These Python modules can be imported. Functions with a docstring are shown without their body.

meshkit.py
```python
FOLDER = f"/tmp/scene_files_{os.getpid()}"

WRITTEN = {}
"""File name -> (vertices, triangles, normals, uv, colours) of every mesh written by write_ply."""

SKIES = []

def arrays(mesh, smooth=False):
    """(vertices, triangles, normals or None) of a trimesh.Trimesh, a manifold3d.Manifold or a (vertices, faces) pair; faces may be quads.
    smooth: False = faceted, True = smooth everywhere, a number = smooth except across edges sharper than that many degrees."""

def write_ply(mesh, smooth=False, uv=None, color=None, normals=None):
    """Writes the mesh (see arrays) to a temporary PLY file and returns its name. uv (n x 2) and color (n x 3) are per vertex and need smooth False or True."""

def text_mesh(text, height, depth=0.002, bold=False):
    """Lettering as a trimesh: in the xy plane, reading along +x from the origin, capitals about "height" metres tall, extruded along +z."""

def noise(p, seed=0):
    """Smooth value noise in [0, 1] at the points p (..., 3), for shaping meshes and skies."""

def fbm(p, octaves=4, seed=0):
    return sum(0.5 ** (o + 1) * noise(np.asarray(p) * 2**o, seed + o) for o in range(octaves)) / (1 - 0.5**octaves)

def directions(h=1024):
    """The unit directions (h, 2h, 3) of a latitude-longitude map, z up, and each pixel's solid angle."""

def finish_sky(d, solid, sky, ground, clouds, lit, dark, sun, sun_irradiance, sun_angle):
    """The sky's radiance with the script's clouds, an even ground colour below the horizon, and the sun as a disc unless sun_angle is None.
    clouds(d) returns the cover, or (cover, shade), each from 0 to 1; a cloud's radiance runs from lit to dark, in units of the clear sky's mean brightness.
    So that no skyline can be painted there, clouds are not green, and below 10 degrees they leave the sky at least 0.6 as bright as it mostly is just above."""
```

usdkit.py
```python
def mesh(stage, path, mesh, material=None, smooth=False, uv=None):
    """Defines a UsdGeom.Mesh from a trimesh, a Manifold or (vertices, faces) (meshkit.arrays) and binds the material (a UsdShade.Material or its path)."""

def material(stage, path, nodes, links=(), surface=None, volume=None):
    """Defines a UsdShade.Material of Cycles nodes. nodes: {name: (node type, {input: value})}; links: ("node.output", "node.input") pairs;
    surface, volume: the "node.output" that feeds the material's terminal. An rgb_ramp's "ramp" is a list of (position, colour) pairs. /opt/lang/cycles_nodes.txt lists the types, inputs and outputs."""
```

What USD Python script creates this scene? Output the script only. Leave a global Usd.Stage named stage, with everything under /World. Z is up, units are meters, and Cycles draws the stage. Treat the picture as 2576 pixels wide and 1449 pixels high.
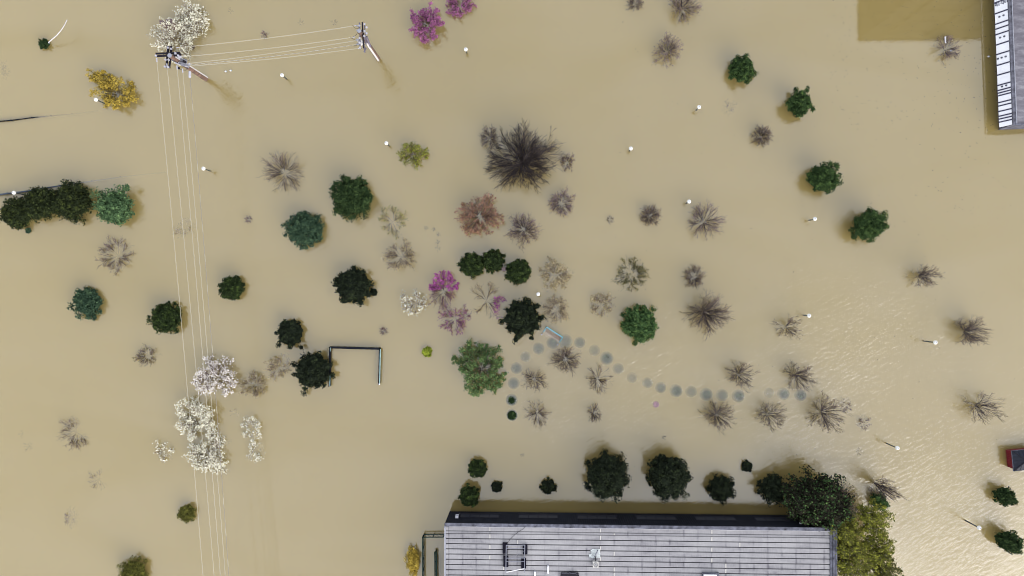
import math, random
import numpy as np, trimesh, usdkit, meshkit
from pxr import Usd, UsdGeom, UsdLux, UsdShade, Gf, Sdf, Vt

stage = Usd.Stage.CreateInMemory()
UsdGeom.SetStageUpAxis(stage, "Z")
UsdGeom.Xform.Define(stage, "/World")
UsdGeom.Scope.Define(stage, "/World/Looks")
LK = "/World/Looks/"
def M(name, nodes, links=(), surface=None, volume=None):
    return usdkit.material(stage, LK + name, nodes, links, surface, volume)

# ------------------------------------------------------------------ camera
EYE = np.array([2.25, -0.53, 67.0])
TANX = 0.6563
EXPOSURE = 2.80
_b = EYE / np.linalg.norm(EYE)
_r = np.cross([0, 1.0, 0], _b); _r /= np.linalg.norm(_r)
_u = np.cross(_b, _r)
cam = UsdGeom.Camera.Define(stage, "/World/camera")
cam.CreateHorizontalApertureAttr(36.0)
cam.CreateFocalLengthAttr(36.0 / (2 * TANX))
cam.CreateClippingRangeAttr((0.5, 5000))
cam.CreateFStopAttr(0.0)
cam.CreateExposureAttr(EXPOSURE)
_m = Gf.Matrix4d(*_r, 0, *_u, 0, *_b, 0, *EYE, 1)
cam.AddTransformOp().Set(_m)

def at(px, py, z=0.0):
    """The point at height z where the drone's view at (px, py) of the 2576 x 1449 survey picture falls."""
    d = (px - 1288) / 1288 * TANX * _r + (724.5 - py) / 1288 * TANX * _u - _b
    return EYE + d * ((z - EYE[2]) / d[2])
PX = 88.0 / 2576                                    # metres per survey pixel at the water

# ------------------------------------------------------------------ sky and sun
SUN = np.array([0.56, -0.78, 0.50]); SUN /= np.linalg.norm(SUN)
SKY_STRENGTH = 0.055
dome = UsdLux.DomeLight.Define(stage, "/World/sky")
dome.GetPrim().SetCustomDataByKey("kind", "structure")
sky = M("sky_look", {
    "sky": ("sky_texture", {"sky_type": "single_scattering", "sun_disc": False, "sun_elevation": math.asin(SUN[2]), "sun_rotation": math.atan2(SUN[0], SUN[1]), "air_density": 1.0, "aerosol_density": 2.0}),
    "co": ("texture_coordinate", {}),
    "dot": ("vector_math", {"math_type": "dot_product", "vector2": tuple(float(x) for x in SUN)}),
    "glow": ("map_range", {"range_type": "smoothstep", "from_min": 0.1, "from_max": 1.0, "to_min": 0.0, "to_max": 1.0, "clamp": True}),
    "cl": ("mix_color", {"use_clamp": False, "a": (5.0, 5.15, 5.4), "b": (6.3, 6.35, 6.6)}),
    "n": ("noise_texture", {"scale": 1.6, "detail": 4.0, "roughness": 0.55}),
    "cov": ("map_range", {"from_min": 0.25, "from_max": 0.7, "to_min": 0.72, "to_max": 0.97, "clamp": True}),
    "mx": ("mix_color", {"use_clamp": False}),
    "bg": ("background_shader", {"strength": SKY_STRENGTH}),
}, [("co.generated", "n.vector"), ("co.generated", "dot.vector1"), ("dot.value", "glow.value"), ("glow.result", "cl.fac"), ("cl.result", "mx.b"), ("n.fac", "cov.value"), ("cov.result", "mx.fac"), ("sky.color", "mx.a"), ("mx.result", "bg.color")], surface="bg.background")
UsdShade.MaterialBindingAPI.Apply(dome.GetPrim()).Bind(sky)
sun = UsdLux.DistantLight.Define(stage, "/World/sun")
sun.CreateNormalizeAttr(True)
sun.CreateIntensityAttr(0.21)
sun.CreateAngleAttr(60.0)
sun.CreateColorAttr(Gf.Vec3f(1.0, 0.95, 0.87))
_x = np.cross([0, 0, 1.0], SUN); _x /= np.linalg.norm(_x); _y = np.cross(SUN, _x)
sun.AddTransformOp().Set(Gf.Matrix4d(*_x, 0, *_y, 0, *SUN, 0, 0, 0, 0, 1))
# ------------------------------------------------------------------ water and ground
def water_material():
    n = {
        "pos": ("geometry", {}),
        # wind ripples: short crests, finer cross ripples; calm in the lee of the buildings and on the western side
        "rot": ("vector_rotate", {"rotate_type": "z_axis", "angle": -0.52}),
        "wob": ("noise_texture", {"scale": 0.07, "detail": 1.0}),
        "mp1": ("mapping", {"mapping_type": "point", "scale": (1.1, 3.6, 1.0)}),
        "n1": ("noise_texture", {"scale": 1.25, "detail": 3.0, "roughness": 0.62, "distortion": 0.5}),
        "n2": ("noise_texture", {"scale": 0.055, "detail": 2.0}),
        "gust": ("map_range", {"from_min": 0.34, "from_max": 0.62, "to_min": 0.35, "to_max": 1.0, "clamp": True}),
        "sx": ("separate_xyz", {}),
        "west": ("map_range", {"range_type": "smoothstep", "from_min": -20.0, "from_max": 6.0, "to_min": 0.85, "to_max": 1.0, "clamp": True}),
        "dist": ("vector_math", {"math_type": "distance", "vector2": (36.0, 26.0, 0.0)}),
        "lee": ("map_range", {"range_type": "smoothstep", "from_min": 9.0, "from_max": 24.0, "to_min": 0.05, "to_max": 1.0, "clamp": True}),
        "south": ("map_range", {"range_type": "smoothstep", "from_min": -19.0, "from_max": -11.0, "to_min": 0.25, "to_max": 1.0, "clamp": True}),
        "east": ("map_range", {"range_type": "smoothstep", "from_min": 22.0, "from_max": 30.0, "to_min": 0.0, "to_max": 1.0, "clamp": True}),
        "so2": ("math", {"math_type": "maximum"}),
        "h1": ("math", {"math_type": "multiply"}), "h2": ("math", {"math_type": "multiply"}), "h3": ("math", {"math_type": "multiply"}), "hgt": ("math", {"math_type": "multiply"}),
        "bump": ("bump", {"strength": 1.0, "distance": 0.043, "use_object_space": False}),
        "fr": ("fresnel", {"IOR": 1.88}),
        "front": ("math", {"math_type": "subtract", "value1": 1.0}),
        "refl": ("math", {"math_type": "multiply"}),
        "gl": ("glossy_bsdf", {"color": (1, 1, 1), "roughness": 0.02}),
        # a thin silt film dulls the mirror here and there, drawn out along the drift
        "fm": ("mapping", {"mapping_type": "point", "rotation": (0, 0, 0.5), "scale": (0.35, 1.0, 1.0)}),
        "fn": ("noise_texture", {"scale": 0.11, "detail": 4.0, "roughness": 0.55, "distortion": 0.8}),
        "film": ("rgb_ramp", {"ramp": [(0.30, (0.84, 0.83, 0.79)), (0.55, (0.97, 0.97, 0.97)), (0.7, (1, 1, 1))]}),
        "tr": ("transparent_bsdf", {"color": (1, 1, 1)}),
        "mx": ("mix_closure", {}),
        "vs": ("scatter_volume", {"color": tuple(OM), "density": SIG}),
        "va": ("absorption_volume", {"color": tuple(OM), "density": SIG}),
        "vol": ("add_closure", {}),
    }
    l = [("pos.position", "rot.vector"), ("rot.vector", "mp1.vector"), ("mp1.vector", "n1.vector"), ("pos.position", "n2.vector"), ("n2.fac", "gust.value"),
         ("pos.position", "sx.vector"), ("sx.x", "west.value"), ("pos.position", "dist.vector1"), ("dist.value", "lee.value"), ("sx.y", "south.value"), ("sx.x", "east.value"),
         ("south.result", "so2.value1"), ("east.result", "so2.value2"),
         ("gust.result", "h1.value1"), ("west.result", "h1.value2"), ("h1.value", "h2.value1"), ("lee.result", "h2.value2"), ("h2.value", "h3.value1"), ("so2.value", "h3.value2"),
         ("n1.fac", "hgt.value1"), ("h3.value", "hgt.value2"), ("hgt.value", "bump.height"),
         ("bump.normal", "fr.normal"), ("bump.normal", "gl.normal"), ("pos.backfacing", "front.value2"), ("fr.fac", "refl.value1"), ("front.value", "refl.value2"),
         ("pos.position", "fm.vector"), ("fm.vector", "fn.vector"), ("fn.fac", "film.fac"), ("film.color", "gl.color"), ("vs.volume", "vol.closure1"), ("va.volume", "vol.closure2"), ("refl.value", "mx.fac"), ("tr.BSDF", "mx.closure1"), ("gl.BSDF", "mx.closure2")]
    return M("flood_water", n, l, surface="mx.closure", volume="vol.closure")
SIG = 3.2
OM = np.array([0.70, 0.535, 0.20])
# ------------------------------------------------------------------ helpers
used = {}
def numbered(parent, name):
    k = (parent, name); used[k] = used.get(k, -1) + 1
    return name if used[k] == 0 else "%s_%03d" % (name, used[k])

def tag(prim, label=None, cat=None, group=None, kind=None):
    for k, v in (("label", label), ("category", cat), ("group", group), ("kind", kind)):
        if v: prim.SetCustomDataByKey(k, v)
    return prim

def thing(name, label, cat, loc=(0, 0, 0), rotz=0.0, group=None, kind=None):
    x = UsdGeom.Xform.Define(stage, "/World/" + numbered("/World", name))
    x.AddTranslateOp().Set(Gf.Vec3d(*map(float, loc)))
    if rotz: x.AddRotateZOp().Set(float(rotz))
    return tag(x.GetPrim(), label, cat, group, kind)

def part(parent, name, mesh, mat, label=None, smooth=False, kind=None):
    if isinstance(mesh, list): mesh = trimesh.util.concatenate(mesh)
    p = str(parent.GetPath()) if parent is not None else "/World"
    o = usdkit.mesh(stage, p + "/" + numbered(p, name), mesh, mat, smooth=smooth).GetPrim()
    return tag(o, label, kind=kind)

def clone(src, loc, label, rotz=0.0, group=None):
    was = src.GetCustomData()
    r = thing(src.GetName().rstrip("0123456789").rstrip("_"), label, was["category"], loc, rotz, group or was.get("group"))
    r.GetReferences().AddInternalReference(src.GetPath())
    r.SetInstanceable(True)
    return r

def box(x0, x1, y0, y1, z0, z1):
    b = trimesh.creation.box([x1 - x0, y1 - y0, z1 - z0])
    return b.apply_translation([(x0 + x1) / 2, (y0 + y1) / 2, (z0 + z1) / 2])

def bar(a, b, w, h=None, up=(0, 0, 1)):
    """A rectangular bar from a to b, w wide and h high."""
    a, b = np.asarray(a, float), np.asarray(b, float); h = h or w
    d = b - a; L = np.linalg.norm(d); d /= L
    s = np.cross(up, d)
    if np.linalg.norm(s) < 1e-6: s = np.cross([1.0, 0, 0], d)
    s /= np.linalg.norm(s); t = np.cross(d, s)
    T = np.eye(4); T[:3, 0], T[:3, 1], T[:3, 2], T[:3, 3] = d, s, t, (a + b) / 2
    return trimesh.creation.box([L, w, h]).apply_transform(T)

def rod(a, b, r, n=8):
    return trimesh.creation.cylinder(r, segment=[np.asarray(a, float), np.asarray(b, float)], sections=n)

def tubes(A, B, ra, rb, n=3):
    """Many tapered n-sided twigs from A to B, as one (vertices, faces) pair."""
    A, B = np.asarray(A, float), np.asarray(B, float)
    ra, rb = np.broadcast_to(ra, len(A)), np.broadcast_to(rb, len(A))
    d = B - A; d = d / (np.linalg.norm(d, axis=1, keepdims=True) + 1e-9)
    ref = np.where(np.abs(d[:, 2:]) < 0.9, [0, 0, 1.0], [1.0, 0, 0])
    s = np.cross(d, ref); s /= np.linalg.norm(s, axis=1, keepdims=True) + 1e-9
    t = np.cross(d, s)
    ang = np.arange(n) * 2 * np.pi / n
    ring = np.cos(ang)[None, :, None] * s[:, None] + np.sin(ang)[None, :, None] * t[:, None]
    V = np.concatenate([A[:, None] + ring * ra[:, None, None], B[:, None] + ring * rb[:, None, None]], 1)
    j = np.arange(n); k = (j + 1) % n
    F = np.concatenate([np.stack([j, k, k + n], 1), np.stack([j, k + n, j + n], 1)], 0)
    F = (np.arange(len(A)) * 2 * n)[:, None, None] + F[None]
    return V.reshape(-1, 3), F.reshape(-1, 3)

def polytube(pts, r, n=6):
    pts = np.asarray(pts, float)
    r = np.broadcast_to(r, len(pts))
    return tubes(pts[:-1], pts[1:], r[:-1], r[1:], n)

def leaf_mesh(P, N, L, W, rng, fold=0.25, along=None):
    """Leaf or petal faces: at P, facing N, L long and W wide, folded along the midrib."""
    n = len(P); N = N / (np.linalg.norm(N, axis=1, keepdims=True) + 1e-9)
    R = rng.normal(size=(n, 3)) if along is None else along + 0.5 * rng.normal(size=(n, 3))
    D = R - (R * N).sum(1, keepdims=True) * N; D /= np.linalg.norm(D, axis=1, keepdims=True) + 1e-9
    S = np.cross(N, D)
    L = np.broadcast_to(L, n)[:, None]; W = np.broadcast_to(W, n)[:, None]
    v0 = P - D * L * .5; v2 = P + D * L * .5
    v1 = P + S * W * .5 - D * L * .05 + N * W * fold; v3 = P - S * W * .5 - D * L * .05 + N * W * fold
    V = np.stack([v0, v1, v2, v3], 1).reshape(-1, 3)
    b = (np.arange(n) * 4)[:, None, None]
    F = (b + np.array([[0, 2, 1], [0, 3, 2]])[None]).reshape(-1, 3)
    return V, F

def cat_mesh(*ms):
    V, F, o = [], [], 0
    for v, f in ms:
        V.append(v); F.append(f + o); o += len(v)
    return np.concatenate(V), np.concatenate(F)

# ------------------------------------------------------------------ materials
def varied(name, stops, rough=0.85, scale=3.0, amt=1.0, spec=0.06, translucent=0.0, island=True):
    """A colour that runs over the ramp from leaf to leaf, with larger patches of lighter and darker tone."""
    n = {"geo": ("geometry", {}),
         "no": ("noise_texture", {"scale": scale, "detail": 2.0}),
         "k1": ("math", {"math_type": "multiply_add", "value2": amt * 2, "value3": -amt}),
         "add": ("math", {"math_type": "add", "use_clamp": True}),
         "r": ("rgb_ramp", {"ramp": stops}),
         "p": ("principled_bsdf", {"roughness": rough, "specular_ior_level": spec})}
    l = [("geo.position", "no.vector"), ("no.fac", "k1.value1"), ("k1.value", "add.value1"),
         ("geo.random_per_island", "add.value2"), ("add.value", "r.fac"), ("r.color", "p.base_color")]
    if not translucent: return M(name, n, l, surface="p.BSDF")
    n |= {"t": ("translucent_bsdf", {}), "mx": ("mix_closure", {"fac": translucent})}
    l += [("r.color", "t.color"), ("p.BSDF", "mx.closure1"), ("t.BSDF", "mx.closure2")]
    return M(name, n, l, surface="mx.closure")

def plain(name, c, rough=0.5, metallic=0.0, noise=0.25, scale=6.0, spec=0.4):
    c = np.array(c, float)
    n = {"geo": ("geometry", {}), "no": ("noise_texture", {"scale": scale, "detail": 4.0, "roughness": 0.65}),
         "r": ("rgb_ramp", {"ramp": [(0.25, tuple(c * (1 - noise))), (0.75, tuple(np.minimum(c * (1 + noise), 0.95)))]}),
         "p": ("principled_bsdf", {"roughness": rough, "metallic": metallic, "specular_ior_level": spec})}
    return M(name, n, [("geo.position", "no.vector"), ("no.fac", "r.fac"), ("r.color", "p.base_color")], surface="p.BSDF")

MAT = {}
def mat(name):
    if name not in MAT: MAT[name] = LOOKS[name]()
    return MAT[name]
LOOKS = {
    "bark": lambda: plain("bark", (.050, .037, .031), .9, spec=.1),
    "bark_grey": lambda: plain("bark_grey", (.095, .078, .070), .9, spec=.1),
    "bark_dark": lambda: plain("bark_dark", (.030, .024, .024), .9, spec=.1),
    "twig": lambda: plain("twig", (.095, .072, .060), .9, scale=2, spec=.1),
    "twig_pale": lambda: plain("twig_pale", (.14, .11, .09), .9, scale=2, spec=.1),
    "twig_mauve": lambda: plain("twig_mauve", (.105, .078, .080), .9, scale=2, spec=.1),
    "twig_olive": lambda: plain("twig_olive", (.075, .070, .035), .9, scale=2, spec=.1),
    "twig_pink": lambda: plain("twig_pink", (.10, .050, .070), .9, scale=2, spec=.1),
    "fence": lambda: plain("drowned_twig", (.02, .03, .028), .8),
    "dark_green": lambda: varied("dark_green", [(0, (0.013, 0.0247, 0.0091)), (0.45, (0.0455, 0.0728, 0.0247)), (1, (0.156, 0.2145, 0.0676))], translucent=.15),
    "black_green": lambda: varied("black_green", [(0, (0.0074, 0.0106, 0.0064)), (0.5, (0.0234, 0.0319, 0.0139)), (1, (0.0851, 0.0978, 0.0383))], translucent=.1),
    "bush_green": lambda: varied("bush_green", [(0, (0.013, 0.0208, 0.0078)), (0.4, (0.0442, 0.0676, 0.0182)), (0.7, (0.1105, 0.1495, 0.0312)), (1, (0.273, 0.3055, 0.0585))], translucent=.2),
    "hedge_olive": lambda: varied("hedge_olive", [(0, (0.013, 0.0182, 0.0078)), (0.45, (0.0468, 0.0598, 0.0169)), (1, (0.2015, 0.2145, 0.0468))], translucent=.2),
    "mid_green": lambda: varied("mid_green", [(0, (0.0286, 0.0572, 0.0208)), (0.45, (0.0975, 0.1625, 0.052)), (1, (0.26, 0.377, 0.117))], translucent=.25),
    "blue_green": lambda: varied("blue_green", [(0, (0.0208, 0.0403, 0.0247)), (0.45, (0.0598, 0.0988, 0.052)), (1, (0.169, 0.2405, 0.1105))], translucent=.2),
    "light_green": lambda: varied("light_green", [(0, (0.0385, 0.0715, 0.033)), (0.5, (0.1375, 0.22, 0.0935)), (1, (0.286, 0.407, 0.187))], translucent=.25),
    "holly_green": lambda: varied("holly_green", [(0, (0.0174, 0.0333, 0.0116)), (0.45, (0.0653, 0.1087, 0.0319)), (1, (0.2175, 0.3045, 0.087))], translucent=.2),
    "corner_green": lambda: varied("corner_green", [(0, (.010, .010, .007)), (.5, (.034, .034, .018)), (1, (.105, .105, .045))], translucent=.1),
    "feather_green": lambda: varied("feather_green", [(0, (0.0567, 0.0972, 0.0356)), (0.5, (0.1944, 0.2754, 0.1004)), (1, (0.4374, 0.5508, 0.2268))], translucent=.3),
    "yellow_green": lambda: varied("yellow_green", [(0, (0.1087, 0.1164, 0.0217)), (0.5, (0.3416, 0.3492, 0.0497)), (1, (0.7142, 0.6986, 0.1164))], translucent=.3),
    "lime": lambda: varied("lime", [(0, (.13, .16, .02)), (.5, (.30, .35, .04)), (1, (.46, .50, .08))], translucent=.3),
    "yellow": lambda: varied("yellow", [(0, (.26, .19, .035)), (.5, (.50, .375, .075)), (1, (.74, .60, .15))], translucent=.3),
    "olive": lambda: varied("olive", [(0, (0.06, 0.06, 0.0144)), (0.5, (0.144, 0.144, 0.03)), (1, (0.264, 0.252, 0.048))], translucent=.3),
    "white_petal": lambda: varied("white_petal", [(0, (0.4876, 0.477, 0.3816)), (0.5, (0.7632, 0.742, 0.6466)), (1, (0.9, 0.9, 0.848))], translucent=.3),
    "bright_petal": lambda: varied("bright_petal", [(0, (.48, .45, .42)), (.5, (.74, .71, .69)), (1, (.88, .87, .86))], translucent=.3),
    "cream_petal": lambda: varied("cream_petal", [(0, (.24, .20, .12)), (.5, (.42, .37, .24)), (1, (.62, .57, .42))], translucent=.3),
    "pink_petal": lambda: varied("pink_petal", [(0, (.20, .070, .155)), (.5, (.38, .155, .30)), (1, (.58, .32, .49))], translucent=.3),
    "purple_petal": lambda: varied("purple_petal", [(0, (.22, .050, .18)), (.5, (.40, .115, .33)), (1, (.56, .24, .49))], translucent=.3),
    "mauve_bud": lambda: varied("mauve_bud", [(0, (.15, .11, .11)), (.5, (.26, .20, .20)), (1, (.38, .31, .31))], translucent=.2),
    "rust_bud": lambda: varied("rust_bud", [(0, (.17, .085, .055)), (.5, (.36, .20, .145)), (1, (.55, .36, .28))], translucent=.2),
}

# ------------------------------------------------------------------ trees
BED = -2.0                                             # the drowned lawn lies two metres under the flood
def grow(rng, P, D, L, R, nseg, wig, lift):
    """Branches from P along D: points (n, nseg+1, 3)."""
    out = [P]; D = D / np.linalg.norm(D, axis=1, keepdims=True)
    for _ in range(nseg):
        D = D + rng.normal(size=D.shape) * wig; D[:, 2] += lift
        D /= np.linalg.norm(D, axis=1, keepdims=True)
        out.append(out[-1] + D * (L / nseg)[:, None])
    return np.stack(out, 1)

def sprout(rng, pts, L, R, k, t0, t1, spread, ratio, out_bias):
    n, m, _ = pts.shape
    i = np.repeat(np.arange(n), k)
    t = rng.uniform(t0, t1, len(i)) * (m - 1)
    s = np.minimum(t.astype(int), m - 2); f = (t - s)[:, None]
    P = pts[i, s] * (1 - f) + pts[i, s + 1] * f
    D = pts[i, s + 1] - pts[i, s]; D /= np.linalg.norm(D, axis=1, keepdims=True) + 1e-9
    ax = np.cross(D, rng.normal(size=D.shape)); ax /= np.linalg.norm(ax, axis=1, keepdims=True) + 1e-9
    a = np.radians(rng.uniform(*spread, len(i)))[:, None]
    D2 = D * np.cos(a) + ax * np.sin(a)
    o = P.copy(); o[:, 2] *= 0.3; o /= np.linalg.norm(o, axis=1, keepdims=True) + 1e-9
    D2 = D2 + o * out_bias
    tt = t / (m - 1)
    return P, D2, L[i] * rng.uniform(*ratio, len(i)) * (1.15 - 0.5 * tt), R[i] * (1 - 0.45 * tt) * 0.62

def skeleton(rng, R, top, fork, mains=7, elev=(15, 60), kids=(5, 5, 3), wig=.12, lift=.02, out=.22, r0=.05, rmin=.005, squash=1.0, ell=(1, 1, 0), gap=None, spread=(20, 50)):
    az = (np.arange(mains) + rng.uniform(-.3, .3, mains)) * 2 * np.pi / mains + rng.uniform(0, 6)
    if gap is not None:
        c, w = math.radians(gap[0]), math.radians(gap[1])
        az = az[np.abs((az - c + np.pi) % (2 * np.pi) - np.pi) > w]
    el = np.radians(rng.uniform(*elev, len(az)))
    D = np.stack([np.cos(az) * np.cos(el), np.sin(az) * np.cos(el), np.sin(el)], 1)
    P = np.zeros((len(az), 3)); L = rng.uniform(.78, 1.05, len(az)); rad = np.full(len(az), r0)
    lv = []
    pts = grow(rng, P, D, L, rad, 6, wig * .7, lift); lv.append((pts, rad))
    for q, k in enumerate(kids):
        P, D, L, rad = sprout(rng, pts, L, rad, k, .18 if q else .10, 1.0, spread, (.42, .85) if q == 0 else (.4, .72), out)
        pts = grow(rng, P, D, L, rad, 4 if q < 2 else 3, wig, lift); lv.append((pts, rad))
    allp = np.concatenate([p.reshape(-1, 3) for p, _ in lv])
    rr = np.hypot(allp[:, 0], allp[:, 1]); s = R / np.percentile(rr, 95)
    zs = (top - fork) / max(np.percentile(allp[:, 2], 99), 1e-3)
    A = math.radians(ell[2]); c, sn = math.cos(A), math.sin(A)
    res = []
    for p, rad in lv:
        x = p[..., 0] * s; y = p[..., 1] * s
        u = (x * c + y * sn) * ell[0]; v = (-x * sn + y * c) * ell[1]
        q = np.stack([u * c - v * sn, u * sn + v * c, p[..., 2] * zs + fork], -1)
        res.append((q, np.maximum(rad, rmin)))
    return res

def skeleton_mesh(lv, rmin):
    ms = []
    for pts, rad in lv:
        m = pts.shape[1]
        f = np.linspace(1, .45, m)
        for j in range(m - 1):
            ms.append(tubes(pts[:, j], pts[:, j + 1], np.maximum(rad * f[j], rmin), np.maximum(rad * f[j + 1], rmin), 3))
    return cat_mesh(*ms)

def base(px, py, z):
    p = at(px, py, z); return (p[0], p[1], BED)

def up(mesh):                                          # a tree's own zero is the drowned lawn
    v, f = mesh; v = v.copy(); v[:, 2] -= BED; return v, f

def twig_tree(name, label, cat, px, py, rpx, top, seed, fork=-.3, bark="bark", twig="twig", bloom=None, n_bloom=0, size=.1, tips=(1, 2, 3), bloom_name="blossoms", look=None, group=None, low=None, **k):
    rng = np.random.default_rng(seed)
    zc = max(fork, 0) * .5 + top * .5
    R = rpx * PX * (1 - zc / 67.0)
    t = thing(name, label, cat, base(px, py, zc), group=group)
    rmin = k.get("rmin", .005)
    r0 = k.get("r0", .05) * (.22 + .20 * R); k["r0"] = r0
    lv = skeleton(rng, R, top, fork, **k)
    trunk = tubes([[0, 0, BED], [0, 0, (BED + fork) / 2]], [[0.02, .01, (BED + fork) / 2], [0, 0, fork + .04]], [r0 * 1.9, r0 * 1.6], [r0 * 1.6, r0 * 1.25], 7)
    part(t, "trunk", up(trunk), mat(bark), smooth=False)
    part(t, "branches", up(skeleton_mesh(lv[:2], rmin * 1.4)), mat(bark))
    part(t, "twigs", up(skeleton_mesh(lv[2:], rmin)), mat(twig))
    if bloom:
        P = np.concatenate([lv[i][0][:, 1:].reshape(-1, 3) for i in tips if i < len(lv)])
        if look is not None: P = P[look(P, R)]
        if low is not None: P = P[P[:, 2] > low]
        if len(P):
            # spread evenly over the crown: fewer where twigs crowd
            q = np.floor(P[:, :2] / (R * .16)).astype(int); q -= q.min(0); key = q[:, 0] * 1000 + q[:, 1]
            _, inv, cnt = np.unique(key, return_inverse=True, return_counts=True)
            wgt = cnt[inv.ravel()] ** -.75
            P = P[rng.choice(len(P), n_bloom, p=wgt / wgt.sum())] + rng.normal(size=(n_bloom, 3)) * size * .45
            N = rng.normal(size=(n_bloom, 3)) * .8 + [0, 0, .9]
            part(t, bloom_name, up(leaf_mesh(P, N, size * rng.uniform(.7, 1.3, n_bloom), size * .62 * rng.uniform(.7, 1.3, n_bloom), rng)), mat(bloom), kind="stuff")
    return t

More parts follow.
